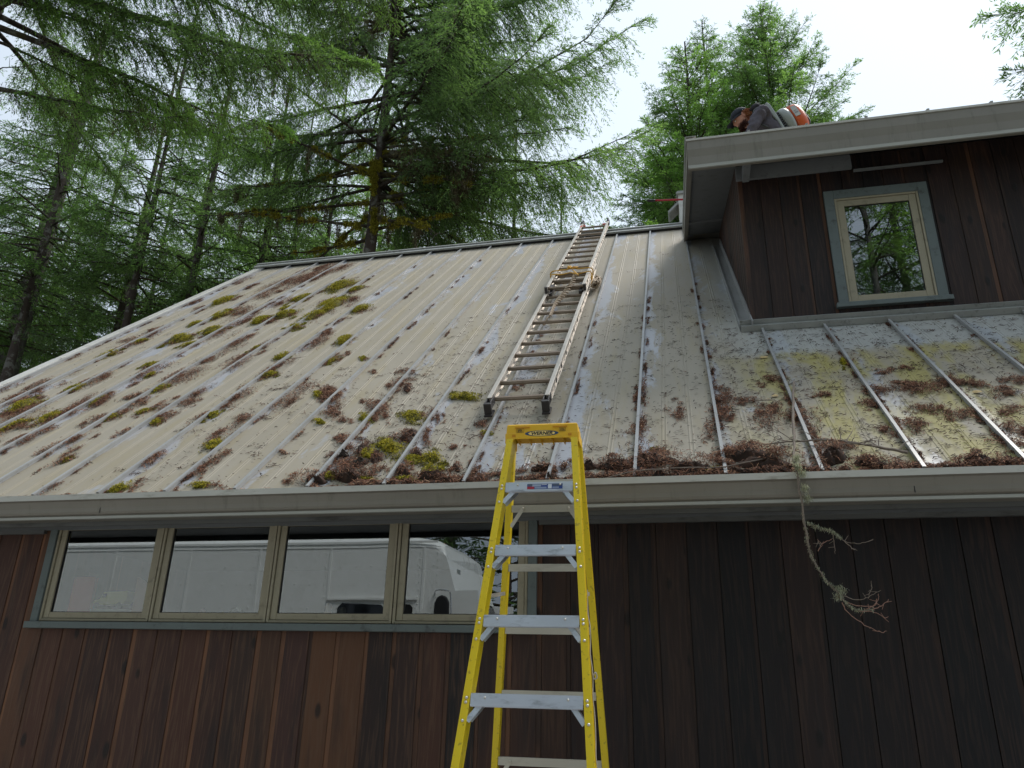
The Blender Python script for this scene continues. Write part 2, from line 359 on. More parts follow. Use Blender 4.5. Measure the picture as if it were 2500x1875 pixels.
# ------------------------------------------------------------------ ground
def build_ground():
    m, nt, b = new_mat("forest floor")
    v = texco(nt); n1 = noise(nt, v, 0.35, 6, 0.6); n2 = noise(nt, v, 9, 6, 0.7)
    c = mix(nt, n1, (0.06, 0.045, 0.03), (0.05, 0.075, 0.03)); c = mix(nt, maprange(nt, n2, 0.4, 0.7), c, (0.13, 0.11, 0.08))
    lk(nt, c, b.inputs['Base Color']); b.inputs['Roughness'].default_value = 0.95; bump(nt, b, n2, 0.6, 0.05)
    g = MB(); N = 40; L = 900.0
    xs = [(-1+2*i/N) for i in range(N+1)]; xs = [math.copysign(abs(x)**2.5, x)*L for x in xs]
    vs = [(x, y, GZ + (0 if math.hypot(x, y-6) < 26 else 0.6*math.sin(x*.05)*math.cos(y*.04)*min(1, (math.hypot(x, y-6)-26)/30))) for y in xs for x in xs]
    fs = [(j*(N+1)+i, j*(N+1)+i+1, (j+1)*(N+1)+i+1, (j+1)*(N+1)+i) for j in range(N) for i in range(N)]
    g.add(vs, fs); o = g.build("ground", m, smooth=True); tag(o, kind='structure')
    m2 = mat("driveway gravel", (0.30, 0.29, 0.27), 0.9, 0, 0.35, 60, bmp=0.5)
    d = MB(); d.add([(-16, -6.5, GZ+0.004), (9, -6.5, GZ+0.004), (9, 3.9, GZ+0.004), (-16, 3.9, GZ+0.004)], [(0, 1, 2, 3)])
    tag(d.build("driveway", m2), kind='structure')
build_ground()

# ------------------------------------------------------------------ the house
rng = random.Random(5)
house = empty("house", (0.1, 9.7, GZ), 0, "dark cedar house with a mossy standing seam metal roof and a shed dormer", "house")
def siding(mb, x0, x1, z0, z1, y, pitch=0.165, holes=(), start=None, seed=1, ax='x', fade=lambda x: 0.5, flip=1, topfn=None):
    """boards with recessed channels; ax picks the direction the wall runs in"""
    r = random.Random(seed)
    def put(a, b, za, zb, d0, d1, tint):
        if zb-za < 0.005 or b-a < 0.002: return
        if ax == 'x': mb.box((a, y+d0, za), (b, y+d1, zb), tint)
        else: mb.box((y+d0 if flip > 0 else y-d1, a, za), (y+d1 if flip > 0 else y-d0, b, zb), tint)
    x = x0 if start is None else start
    while x < x1:
        w = pitch*r.uniform(0.93, 1.07); gap = 0.026*r.uniform(0.75, 1.3)
        t = r.random(); tg = r.random()
        for (a, b, d0, d1, tint) in ((x, x+w-gap, -0.018, 0.012, (t, 0.0, 0)), (x+w-gap, x+w-0.003, -0.013, 0.012, (tg, 1.0, 0)), (x+w-0.003, x+w, 0.002, 0.012, (0.1, 0.0, 1))):
            a2, b2 = max(a, x0), min(b, x1)
            if b2 <= a2: continue
            fd = min(1, max(0, fade((a2+b2)/2) + r.uniform(-0.18, 0.18)))
            tt = (tint[0], tint[1], max(tint[2], fd if tint[1] < 0.5 else fd*(0.55 if tint[0] > 0.88 else 0.96)))
            zt = z1 if topfn is None else topfn((a2+b2)/2)
            hs = [h for h in holes if a2 < h[1]-1e-4 and b2 > h[0]+1e-4]
            cuts = [(a2, b2, z0, zt)]
            for h in hs:
                new = []
                for (ca, cb, cz0, cz1) in cuts:
                    if cb <= h[0] or ca >= h[1]: new.append((ca, cb, cz0, cz1)); continue
                    if ca < h[0]: new.append((ca, h[0], cz0, cz1))
                    if cb > h[1]: new.append((h[1], cb, cz0, cz1))
                    m0, m1 = max(ca, h[0]), min(cb, h[1])
                    new.append((m0, m1, cz0, h[2])); new.append((m0, m1, h[3], cz1))
                cuts = new
            for (ca, cb, cz0, cz1) in cuts: put(ca, cb, cz0, cz1, d0, d1, tt)
        x += w
# ribbon window opening and dormer window opening: x0,x1,z0,z1
RW = (-4.003, -0.866, 0.304, 0.930)
DW = (1.33, 2.07, 2.90, 3.91)
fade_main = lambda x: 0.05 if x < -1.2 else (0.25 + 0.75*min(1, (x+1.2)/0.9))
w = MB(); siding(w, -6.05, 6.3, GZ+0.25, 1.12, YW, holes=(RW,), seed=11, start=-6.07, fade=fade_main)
w.build("front_wall", M_SIDING, house)
# other outer walls (gables and back), plain boxes of the same siding
def zroof(y):   # underside of the main roof
    s = (y-YE)/CT if y < RIDGE.y else (YB-y)/CT
    return ZE + s*ST - 0.10
for xg, nm, fl in ((-6.05, "left_gable_wall", 1), (6.30, "right_gable_wall", -1)):
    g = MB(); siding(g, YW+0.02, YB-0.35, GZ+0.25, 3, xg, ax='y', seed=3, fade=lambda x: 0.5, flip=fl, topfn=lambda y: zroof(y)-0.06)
    g.build(nm, M_SIDING, house)
g = MB(); siding(g, -6.05, 6.3, GZ+0.25, 1.10, YB-0.35, seed=4); g.build("back_wall", M_SIDING, house)
g = MB(); g.box((-6.0, YW-0.002, GZ-0.05), (6.28, YW+0.15, GZ+0.25)); g.box((-6.0, YB-0.5, GZ-0.05), (6.28, YB-0.36, GZ+0.25))
build_split(g, "foundation", mat("concrete foundation", (0.3, 0.29, 0.27), 0.9, 0, 0.2, 8), house)
# interior lining: closes the rooms behind the windows so that they stay dark
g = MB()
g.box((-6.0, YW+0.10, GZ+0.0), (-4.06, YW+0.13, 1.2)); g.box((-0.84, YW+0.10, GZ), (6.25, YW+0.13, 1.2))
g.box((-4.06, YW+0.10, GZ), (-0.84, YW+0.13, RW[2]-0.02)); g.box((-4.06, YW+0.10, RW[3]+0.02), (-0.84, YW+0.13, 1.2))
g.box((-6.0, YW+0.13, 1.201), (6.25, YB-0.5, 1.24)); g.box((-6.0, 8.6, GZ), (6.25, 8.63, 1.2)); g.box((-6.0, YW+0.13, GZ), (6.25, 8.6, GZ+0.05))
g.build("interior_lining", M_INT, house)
g = MB(); g.box((-4.06, YW+0.045, RW[2]-0.02), (-0.84, YW+0.55, RW[2]+0.012)); g.build("window_shelf", M_SILL_IN, house)

# ---- main roof
def panel_profile(x0, x1):
    """flat panel with two pairs of pencil ribs between seams"""
    pts = []; k0 = math.floor((x0-X0)/SP); x = X0+k0*SP
    pts.append((x0, 0))
    while x < x1:
        for fr in (0.335, 0.665):
            c = x+SP*fr
            for dx, h in ((-0.0165, 0), (-0.0125, 0.0022), (-0.0085, 0.0022), (-0.004, 0.0), (0.004, 0.0), (0.0085, 0.0022), (0.0125, 0.0022), (0.0165, 0)):
                if x0 < c+dx < x1: pts.append((c+dx, h))
        x += SP
    pts.append((x1, 0)); return pts
def roof_sheet(mb, x0, x1, s0, s1):
    pr = panel_profile(x0, x1); n = len(pr); ss = [s0, s1]
    mb.add([(x, s, h) for s in ss for x, h in pr], [(i, i+1, i+1+n, i+n) for i in range(n-1)])
g = MB(); roof_sheet(g, XL, XR, -0.035, RL+0.005)
g.box((XL, -0.02, -0.13), (XR, RL, -0.02))
roof = g.build("roof", M_ROOF, house, RM, recalc=False)
BM = Matrix.Translation((0, YB, ZE)) @ Matrix.Rotation(math.pi, 4, 'Z') @ Matrix.Rotation(TH, 4, 'X')
g = MB(); roof_sheet(g, -XR, -XL, -0.035, RL+0.005); g.box((-XR, -0.02, -0.13), (-XL, RL, -0.02)); g.build("back_roof", M_ROOF, house, BM, recalc=False)
SD0 = (YD-YE)/CT                        # slope distance of the dormer wall
def seam_range(k):
    x = X0+k*SP
    return x, (-0.02, RL-0.03 if x < XD else SD0-0.05)
for k in range(-13, 15):
    x, (a, b) = seam_range(k)
    g = MB(); wv = [rng.uniform(-0.0022, 0.0022) for _ in range(5)]
    ys = [a+(b-a)*i/4 for i in range(5)]
    # standing rib: narrow web with a wider folded cap
    for (w_, h0, h1) in ((0.010, 0.001, 0.019), (0.0180, 0.019, 0.031)):
        vs = []; fs = []
        for i, y in enumerate(ys):
            vs += [(x-w_/2+wv[i], y, h0), (x+w_/2+wv[i], y, h0), (x+w_/2+wv[i], y, h1), (x-w_/2+wv[i], y, h1)]
        for i in range(4):
            q = i*4; fs += [(q, q+1, q+5, q+4), (q+1, q+2, q+6, q+5), (q+2, q+3, q+7, q+6), (q+3, q, q+4, q+7)]
        fs += [(0, 3, 2, 1), (16, 17, 18, 19)]; g.add(vs, fs)
    g.build("roof_seam", M_SEAM, roof, RM)
# rake trim on the left edge, lapped lengths
g = MB()
for i in range(5):
    a, b = -0.03+i*1.54, -0.03+(i+1)*1.54+0.03
    h = 0.028+0.003*(i % 2)
    g.prism([(XL-0.03, -0.13), (XL+0.075+0.001*(i % 2), 0.004), (XL+0.07, h), (XL-0.034-0.001*(i % 2), h)], a, min(b, RL+0.02), 'y')
g.build("rake_trim", M_GUTLIP, roof, RM)
# ridge cap; the shadow in the vent gap beneath is a black strip
g = MB(); g.box((XL-0.03, RL-0.10, 0.003), (0.64, RL+0.02, 0.034)); g.build("ridge_gap_shade", M_BLACK, roof, RM)
g = MB(); g.box((XL-0.05, RL-0.125, 0.042), (0.64, RL+0.05, 0.060)); g.box((XL-0.05, RL-0.130, 0.036), (0.64, RL-0.122, 0.060)); g.box((XL-0.05, RL-0.02, 0.0605), (0.64, RL+0.03, 0.080))
g.build("ridge_cap", M_SEAM_DARK, roof, RM)

# ---- gutter, fascia, soffit
gprof = [(4.035, 0.985), (4.035, 0.866), (3.952, 0.866), (3.947, 0.872), (3.944, 0.884), (3.930, 0.890), (3.922, 0.902), (3.919, 0.925), (3.905, 0.962), (3.897, 0.966), (3.890, 0.968), (3.890, 0.996), (3.908, 0.996), (3.908, 0.990),
         (3.894, 0.990), (3.894, 0.971), (3.909, 0.966), (3.923, 0.926), (3.926, 0.904), (3.934, 0.893), (3.948, 0.886), (3.955, 0.870), (4.031, 0.870), (4.031, 0.985)]
def gutter(x0, x1, dy, dz, sc=1.0, name="gutter"):
    pf = [((y-3.89)*sc+3.89+dy, (z-0.996)*sc+0.996+dz) for y, z in gprof]
    g = MB(); g.prism(pf, x0, x1, 'x'); outer = pf[:12]+[(pf[0][0], pf[11][1])]
    g.add([(x0-0.001, y, z) for y, z in pf[:12]], [tuple(range(12))]); g.add([(x1+0.001, y, z) for y, z in pf[:12]], [tuple(range(12))])
    o = g.build(name, M_GUT, house)
    l = MB(); l.box((x0-0.004, pf[11][0]-0.0045, pf[10][1]+0.001), (x1+0.004, pf[11][0]-0.0008, pf[11][1]+0.003)); l.box((x0-0.004, pf[11][0]-0.0045, pf[11][1]+0.003), (x1+0.004, pf[12][0], pf[12][1]+0.006))
    l.build("gutter_lip", M_GUTLIP, o)
    b = MB(); yb, zb = pf[4]; b.box((x0-0.002, pf[2][0]-0.016, pf[2][1]-0.003), (x1+0.002, pf[2][0]+0.006, pf[2][1]+0.012)); b.build("gutter_bead", M_GUTBEAD, o)
    return o
M_GUTBEAD = mat("gutter bead", (0.36, 0.36, 0.33), 0.4, 0, 0.12, 4, (.3, 1, 1), 0.5, (0.12, 0.11, 0.08), 0.5)
mg = gutter(XL-0.02, XR, 0, 0)
g = MB()
for xj in (1.075, -3.4):                  # lapped joints
    g.box((xj, 3.9185, 0.893), (xj+0.004, 3.921, 0.925))
build_split(g, "gutter_joint", M_BLACK, mg)
g = MB(); g.box((XL, 4.0365, 0.842), (XR, 4.060, 1.045)); g.build("fascia", M_FASCIA, house)
g = MB(); g.box((XL+0.1, 4.060, 0.872), (XR-0.1, YW+0.011, 0.884)); g.build("soffit", M_SOFFIT, house)
g = MB(); g.box((RW[1]+0.06, YW-0.045, 0.848), (6.3, YW-0.02, 0.872)); g.box((XL+0.3, YW-0.045, 0.848), (RW[0]-0.1, YW-0.02, 0.872)); g.build("frieze_board", M_FASCIA, house)

# ---- ribbon window of four sashes
g = MB(); x0, x1, z0, z1 = RW
g.box((x0-0.052, YW-0.042, z0-0.005), (x0, YW-0.0185, z1+0.03)); g.box((x1, YW-0.042, z0-0.005), (x1+0.050, YW-0.0185, z1+0.03))
g.box((x0-0.068, YW-0.066, z0-0.046), (x1+0.056, YW-0.0185, z0-0.006))
g.box((x0, YW-0.040, z1), (x1, YW-0.0185, z1+0.05))
rtrim = g.build("window_trim", M_TRIM, house, bevel=0.003)
def sash(x0, x1, z0, z1, y, name="window", fw=0.052, head=0.045, foot=0.048):
    g = MB(); f = fw
    # outer frame, then the moving sash set back inside it
    for a, b in (((x0, y-0.030, z0), (x0+0.016, y+0.03, z1)), ((x1-0.016, y-0.030, z0), (x1, y+0.03, z1)), ((x0+0.016, y-0.028, z0), (x1-0.016, y+0.03, z0+0.014)), ((x0+0.016, y-0.028, z1-0.016), (x1-0.016, y+0.03, z1))):
        g.box(a, b)
    X0_, X1_, Z0_, Z1_ = x0+0.019, x1-0.019, z0+0.017, z1-0.019
    for a, b in (((X0_, y-0.020, Z0_), (X0_+f-0.014, y+0.02, Z1_)), ((X1_-f+0.014, y-0.020, Z0_), (X1_, y+0.02, Z1_)), ((X0_+f-0.014, y-0.018, Z0_), (X1_-f+0.014, y+0.02, Z0_+foot-0.012)), ((X0_+f-0.014, y-0.018, Z1_-head+0.005), (X1_-f+0.014, y+0.02, Z1_))):
        g.box(a, b)
    o = g.build(name, M_SASH, house, bevel=0.002)
    k = MB(); ix0, ix1, iz0, iz1 = X0_+f-0.014, X1_-f+0.014, Z0_+foot-0.012, Z1_-head+0.005
    k.box((ix0, y-0.010, iz0), (ix0+0.004, y+0.0, iz1)); k.box((ix1-0.004, y-0.010, iz0), (ix1, y+0.0, iz1)); k.box((ix0+.004, y-0.010, iz0), (ix1-.004, y+0.0, iz0+0.004)); k.box((ix0+.004, y-0.010, iz1-0.004), (ix1-.004, y+0.0, iz1))
    k.build("gasket", M_BLACK, o)
    p = MB(); p.add([(ix0, y-0.004, iz0), (ix1, y-0.004, iz0), (ix1, y-0.004, iz1), (ix0, y-0.004, iz1)], [(0, 1, 2, 3)]); p.build("pane", M_GLASS, o)
    return o
sw = (RW[1]-RW[0])/4
for i in range(4):
    a = RW[0]+i*sw
    sash(a+0.003, a+sw-0.003, RW[2], RW[3], YW)
g = MB()
for i in range(1, 4): g.box((RW[0]+i*sw-0.0028, YW-0.012, RW[2]), (RW[0]+i*sw+0.0028, YW+0.02, RW[3]))
build_split(g, "mullion_gap", M_BLACK, rtrim)

# ---- dormer
DTH = math.atan(0.352); YF = 5.58; ZF = 4.377
DM = Matrix.Translation((0, YF, ZF)) @ Matrix.Rotation(DTH, 4, 'X')
def zdr(y): return ZF+(y-YF)*0.352       # top of the dormer roof
dh = (DW,)
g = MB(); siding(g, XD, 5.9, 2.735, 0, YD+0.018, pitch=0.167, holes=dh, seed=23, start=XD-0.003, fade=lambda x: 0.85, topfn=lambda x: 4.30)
# corner board edge
g.box((XD-0.006, YD-0.004, 2.735), (XD+0.030, YD+0.016, 4.30), (0.55, 1.0, 0.45))
g.build("dormer_front_wall", M_SIDING, house)
def ztop(y): return min(zdr(y)-0.15, 99)
g = MB()
r2 = random.Random(8); y = YD+0.012
while y < 8.55:
    wd = 0.16; zb = ZE+(y-YE)*ST/CT
    for (a, b, d, tint) in ((y, y+wd-0.022, 0.0, (r2.random(), 0, 0.35)), (y+wd-0.022, y+wd, 0.014, (r2.random(), 1, 0.3))):
        za, zbb = ZE+(a-YE)*ST/CT+0.01, ZE+(b-YE)*ST/CT+0.01
        ta, tb = ztop(a), ztop(b)
        if tb <= zbb: continue
        x_ = XD+d-0.002
        g.add([(x_, a, za), (x_+0.03, a, za), (x_+0.03, b, zbb), (x_, b, zbb), (x_, a, ta), (x_+0.03, a, ta), (x_+0.03, b, tb), (x_, b, tb)],
              [(0, 3, 2, 1), (4, 5, 6, 7), (0, 1, 5, 4), (1, 2, 6, 5), (2, 3, 7, 6), (3, 0, 4, 7)], tint)
    y += wd
g.build("dormer_side_wall", M_SIDING, house)
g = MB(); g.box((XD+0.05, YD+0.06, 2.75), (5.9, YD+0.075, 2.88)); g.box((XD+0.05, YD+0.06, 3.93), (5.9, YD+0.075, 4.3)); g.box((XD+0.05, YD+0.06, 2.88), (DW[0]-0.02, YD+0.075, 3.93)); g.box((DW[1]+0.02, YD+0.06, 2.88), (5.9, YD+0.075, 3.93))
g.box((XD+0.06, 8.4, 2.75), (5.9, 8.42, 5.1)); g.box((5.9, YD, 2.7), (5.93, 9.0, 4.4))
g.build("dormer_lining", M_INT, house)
# window with wide grey trim
g = MB(); x0, x1, z0, z1 = DW
g.box((x0-0.030, YD-0.030, z0-0.015), (x0+0.045, YD-0.0005, z1+0.03)); g.box((x1-0.045, YD-0.030, z0-0.015), (x1+0.030, YD-0.0005, z1+0.03))
g.box((x0+0.045, YD-0.030, z1-0.050), (x1-0.045, YD-0.0005, z1+0.03)); g.box((x0-0.05, YD-0.048, z0-0.055), (x1+0.055, YD-0.0005, z0-0.015))
g.build("dormer_window_trim", M_TRIM, house, bevel=0.003)
sash(x0+0.047, x1-0.047, z0-0.013, z1-0.052, YD+0.002, "dormer_window", 0.068, 0.058, 0.058)
# flashing where the dormer meets the roof
g = MB(); g.box((XD-0.10, SD0-0.115, 0.012), (5.9, SD0-0.012, 0.030)); g.box((XD-0.10, SD0-0.118, 0.003), (5.9, SD0-0.108, 0.052)); g.box((XD-0.10, SD0-0.014, 0.028), (5.9, SD0-0.006, 0.07))
g.build("front_flashing", M_SEAM_DARK, house, RM)
g = MB(); g.box((XD-0.095, SD0-0.115, 0.006), (XD-0.004, 6.1, 0.012)); g.box((XD-0.100, SD0-0.115, 0.004), (XD-0.088, 6.1, 0.030)); g.box((XD-0.012, SD0-0.115, 0.012), (XD-0.004, 6.1, 0.09))
g.build("side_flashing", M_SEAM, house, RM)
# dormer roof, gutter, rake, soffit
LD = (9.05-YF)/math.cos(DTH); XDL = 0.232
g = MB(); roof_sheet(g, XDL-0.02, 6.2, 0.015, LD); g.box((XDL+0.015, 0.04, -0.10), (6.15, LD, -0.004)); droof = g.build("dormer_roof", M_ROOF, house, DM, recalc=False)
for k in range(1, 14):
    x = XDL+0.02+k*SP; s = MB(); s.box((x-0.009, 0.02, 0.001), (x+0.009, LD-0.05, 0.036)); s.build("roof_seam", M_SEAM, droof, DM)
g = MB(); g.box((XDL-0.034, 0.0, -0.148), (XDL+0.014, LD-0.25, 0.026)); g.build("rake_board", M_GUT, house, DM)
g = MB(); g.box((XDL-0.046, -0.005, 0.0265), (XDL+0.05, LD-0.1, 0.034)); g.box((XDL-0.042, -0.005, -0.02), (XDL-0.0345, LD-0.15, 0.0264)); g.build("rake_trim", M_SEAM_DARK, house, DM)
g = MB(); g.box((XDL+0.0145, 0.05, -0.125), (6.1, LD-0.5, -0.112)); g.build("dormer_soffit", M_SOFFIT, house, DM)
g = MB(); g.box((XDL+0.016, 2.45, -0.150), (XD-0.005, 2.50, -0.1255)); g.build("soffit_batten", M_SOFFIT, house, DM)
# big boxed gutter in front: tall face, rounded lower bead
gy = YF-0.002
pf = [(YF+0.045, ZF-0.002), (YF+0.045, ZF-0.285), (gy+0.012, ZF-0.285), (gy+0.006, ZF-0.278), (gy+0.004, ZF-0.262), (gy+0.013, ZF-0.248), (gy+0.010, ZF-0.17), (gy-0.002, ZF-0.10), (gy-0.002, ZF-0.002)]
g = MB(); g.prism(pf, XDL-0.030, 6.2, 'x'); dg = g.build("dormer_gutter", M_GUT, house)
g = MB(); g.box((XDL-0.036, gy-0.010, ZF-0.012), (6.21, gy-0.0025, ZF+0.008)); g.box((XDL-0.036, gy-0.0024, ZF-0.001), (6.21, gy+0.05, ZF+0.008)); g.build("gutter_lip", M_GUTLIP, dg)
g = MB(); g.box((XDL-0.032, gy-0.004, ZF-0.292), (6.2, gy+0.011, ZF-0.263)); g.build("gutter_bead", M_GUTBEAD, dg)
g = MB(); g.box((XD-0.02, YD-0.052, 4.135), (1.55, YD-0.022, 4.27)); g.box((XD+0.03, YF+0.05, 4.10), (XD+0.085, YD-0.053, 4.20)); build_split(g, "dormer_frieze", M_SOFFIT, house)
g = MB(); g.box((1.56, YD-0.05, 4.10), (2.25, YD-0.03, 4.118)); build_split(g, "vent_strip", M_SOFFIT, house)

# ------------------------------------------------------------------ chimney box and pole behind the dormer
M_WHITE = mat("weathered white paint", (0.60, 0.60, 0.57), 0.6, 0, 0.12, 6, dirt=(0.25, 0.24, 0.2), dirt_amt=0.5)
ch = empty("chimney", (0.36, 9.95, 5.5), 0, "white boxed chimney at the ridge behind the dormer's left edge", "chimney")
g = MB()
for i in range(7): g.box((0.178+0.002*(i % 2), 9.80, 5.5+i*0.18), (0.62, 10.2, 5.5+i*0.18+0.181)) if False else g.box((0.178+0.003*(i % 2), 9.80+0.003*(i % 2), 5.50+i*0.178), (0.62-0.003*(i % 2), 10.2-0.003*(i % 2), 5.50+(i+1)*0.178))
g.build("chimney_shaft", M_WHITE, ch)
g = MB(); g.box((0.150, 9.77, 6.748), (0.65, 10.23, 6.775)); g.box((0.165, 9.785, 6.7755), (0.635, 10.215, 6.80)); g.build("chimney_cap", M_SEAM_DARK, ch)
g = MB(); g.add([(0.02, 9.83, 6.50), (0.02, 10.1, 6.50), (0.177, 10.1, 6.66), (0.177, 9.83, 6.66), (0.035, 9.83, 6.47), (0.035, 10.1, 6.47), (0.177, 10.1, 6.615), (0.177, 9.83, 6.615)],
                [(0, 1, 2, 3), (4, 7, 6, 5), (0, 4, 5, 1), (1, 5, 6, 2), (2, 6, 7, 3), (3, 7, 4, 0)]); g.build("vent_hood", M_SEAM_DARK, ch)
M_RED = mat("red enamel", (0.42, 0.015, 0.03), 0.35, 0, 0.1)
po = empty("pole", (-0.2, 8.9, 6.05), 0, "red pole with a black grip sticking out past the dormer's left edge", "pole")
g = MB(); g.tube([(-0.155, 8.9, 6.075), (0.9, 8.95, 6.02)], 0.013, 10); g.build("shaft", M_RED, po, smooth=True)
g = MB(); g.tube([(-0.245, 8.896, 6.079), (-0.235, 8.896, 6.0785), (-0.15, 8.9, 6.074), (-0.14, 8.9, 6.0735)], [0.014, 0.019, 0.019, 0.015], 10); g.build("grip", M_BLACK, po, smooth=True)

# ------------------------------------------------------------------ aluminium extension ladder on the roof
M_ALU = mat("weathered aluminium", (0.52, 0.475, 0.42), 0.42, 0.55, 0.22, 7, (1, .3, 1), 0.5, (0.16, 0.13, 0.10), 0.55)
M_ALU_RUNG = mat("dirty aluminium rung", (0.26, 0.20, 0.15), 0.5, 0.45, 0.25, 14, (.3, 1, 1), 0.5, (0.12, 0.09, 0.065), 0.6)
M_FOOT = mat("dark ladder shoe", (0.05, 0.045, 0.045), 0.55, 0.3, 0.2)
M_LABELRED = mat("red warning label", (0.5, 0.07, 0.05), 0.5)
lx0, lx1 = -1.243, -0.822
base = rp(-1.03, 0.95, 0.04)
el = empty("extension_ladder", base, 0, "weathered aluminium extension ladder lying up the metal roof to the ridge", "ladder")
def rail(x0, x1, s0, s1, o0, o1, out):
    """I-section side rail: flanges at top and bottom with a web"""
    g = MB(); xm = (x0+x1)/2
    g.box((x0, s0, o1-0.005), (x1, s1, o1)); g.box((x0, s0, o0), (x1, s1, o0+0.005)); g.box((xm-0.0025, s0, o0+0.005), (xm+0.0025, s1, o1-0.005))
    g.box((x0 if out < 0 else x1-0.003, s0, o1-0.014), (x0+0.003 if out < 0 else x1, s1, o1-0.005)); return g
LW = 0.030
for s0, s1, o0, o1, dx in ((1.0, 5.10, 0.045, 0.118, 0.0), (3.86, 7.86, 0.119, 0.178, 0.012)):
    for x0, x1, out in ((lx0+dx, lx0+dx+LW, -1), (lx1-dx-LW, lx1-dx, 1)):
        r_ = rail(x0, x1, s0, s1, o0, o1, out).build("rail", M_ALU, el, RM, bevel=0.0015)
        rv = MB(); k = 0
        while 1.065+0.3048*k < s1-0.03:
            s = 1.065+0.3048*k
            if s > s0: rv.box((x0-0.002 if out < 0 else x1-0.001, s-0.020, (o0+o1)/2-0.014), (x0+0.001 if out < 0 else x1+0.002, s+0.020, (o0+o1)/2+0.014))
            k += 1
        build_split(rv, "rung_plate", M_FOOT, r_, RM)
def rung(x0, x1, s, off, r=0.0165):
    g = MB(); n = 14; vs = []; fs = []
    for c in (x0, x1):
        for k in range(n):
            a = 2*math.pi*k/n; rr = r*(1.0 if k % 2 else 0.86)
            vs.append((c, s+rr*math.cos(a)*1.12, off+rr*math.sin(a)))
    g.add(vs, [(k, (k+1) % n, (k+1) % n+n, k+n) for k in range(n)]+[tuple(range(n)), tuple(range(n, 2*n))]); return g
for k in range(13): rung(lx0+0.014, lx1-0.014, 1.065+0.3048*k, 0.082).build("rung", M_ALU_RUNG, el, RM)
for k in range(9, 22): rung(lx0+0.028, lx1-0.028, 1.065+0.3048*k+0.10, 0.149, 0.0155).build("rung", M_ALU_RUNG, el, RM)
for x in (lx0+0.002, lx1-LW-0.002):
    g = MB()
    g.box((x-0.004, 0.93, 0.058), (x+0.004, 1.06, 0.112)); g.box((x+0.030, 0.93, 0.058), (x+0.038, 1.06, 0.112))
    g.box((x-0.008, 0.905, 0.030), (x+0.042, 0.935, 0.110)); g.box((x-0.010, 0.890, 0.022), (x+0.044, 0.990, 0.036)); g.tube([(x-0.008, 1.0, 0.088), (x+0.042, 1.0, 0.088)], 0.009, 8)
    g.build("swivel_foot", M_FOOT, el, RM, bevel=0.002)
for x in (lx0+0.012, lx1-0.012-LW):
    g = MB(); g.box((x-0.005, 7.80, 0.112), (x+LW+0.005, 7.905, 0.190)); g.box((x+0.004, 7.85, 0.19), (x+LW-0.004, 7.90, 0.215)); g.build("end_cap", mat("grey end cap", (0.09, 0.09, 0.11), 0.5), el, RM, bevel=0.006)
g = MB(); g.box((lx0+0.011, 7.48, 0.1785), (lx0+0.043, 7.60, 0.1795)); g.box((lx0+0.043, 7.66, 0.150), (lx0+0.075, 7.70, 0.1680)); g.box((lx1-0.10, 7.66, 0.150), (lx1-0.045, 7.70, 0.1680)); build_split(g, "warning_label", M_LABELRED, el, RM)
g = MB()
for x in (lx0+0.002, lx1-LW+0.002):
    g.box((x, 3.83, 0.112), (x+LW-0.004, 3.868, 0.182))
build_split(g, "rail_guide", M_FOOT, el, RM)
for x in (lx0+0.045, lx1-0.075):
    g = MB(); g.box((x, 3.80, 0.085), (x+0.03, 4.12, 0.125)); g.box((x-0.004, 3.93, 0.125), (x+0.034, 4.03, 0.160)); g.build("rung_lock", M_FOOT, el, RM)

# ropes on the ladder
def wob(pts, n=6):
    """Catmull-Rom through pts"""
    P = [Vector(p) for p in pts]; P = [P[0]*2-P[1]]+P+[P[-1]*2-P[-2]]; out = []
    for i in range(1, len(P)-2):
        for j in range(n):
            t = j/n; a, b, c, d = P[i-1], P[i], P[i+1], P[i+2]
            out.append(0.5*((2*b)+(c-a)*t+(2*a-5*b+4*c-d)*t*t+(3*b-a-3*c+d)*t**3))
    out.append(P[-2]); return out
M_YROPE = mat("yellow rope", (0.62, 0.33, 0.025), 0.7, 0, 0.3, 40)
M_TROPE = mat("tan braided rope", (0.42, 0.33, 0.24), 0.85, 0, 0.35, 60, bmp=0.5)
sY = 1.065+0.3048*11.2
g = MB()
g.tube(wob([(lx0-0.01, sY-0.02, 0.10), (lx0-0.01, sY+0.02, 0.190), (-1.10, sY+0.03, 0.200), (-1.03, sY+0.06, 0.205), (-0.96, sY+0.03, 0.20), (lx1+0.005, sY+0.03, 0.192), (lx1+0.012, sY-0.05, 0.12), (lx1+0.010, sY-0.25, 0.06)]), 0.0065, 6)
g.tube(wob([(lx0+0.0, sY-0.10, 0.12), (lx0+0.005, sY-0.12, 0.190), (-1.12, sY-0.17, 0.195), (-1.03, sY-0.13, 0.20), (-0.95, sY-0.20, 0.195), (lx1+0.0, sY-0.12, 0.19), (lx1+0.010, sY-0.18, 0.12)]), 0.006, 6)
for a in range(7):
    t = a*0.9
    g.tube(wob([(-1.05+0.03*math.cos(t), sY+0.05, 0.205), (-1.03+0.05*math.cos(t+1), sY+0.05+0.05*math.sin(t), 0.225), (-1.0+0.04*math.cos(t+2), sY+0.01+0.05*math.sin(t+2), 0.22), (-1.03, sY+0.04, 0.207)]), 0.0055, 5)
g.tube(wob([(-1.05, sY+0.05, 0.21), (-1.08, sY+0.13, 0.215), (-1.065, sY+0.19, 0.20)]), 0.006, 5)
g.tube(wob([(-1.02, sY-0.02, 0.205), (-0.97, sY-0.16, 0.20), (-0.93, sY-0.26, 0.19)]), 0.006, 5)
tag(g.build("yellow_rope", M_YROPE, None, RM, smooth=True), "yellow rope knotted across the rungs of the roof ladder", "rope")
g = MB(); pts = []
sA, sB = sY-0.10, 1.065+0.3048*6.1
N = 90
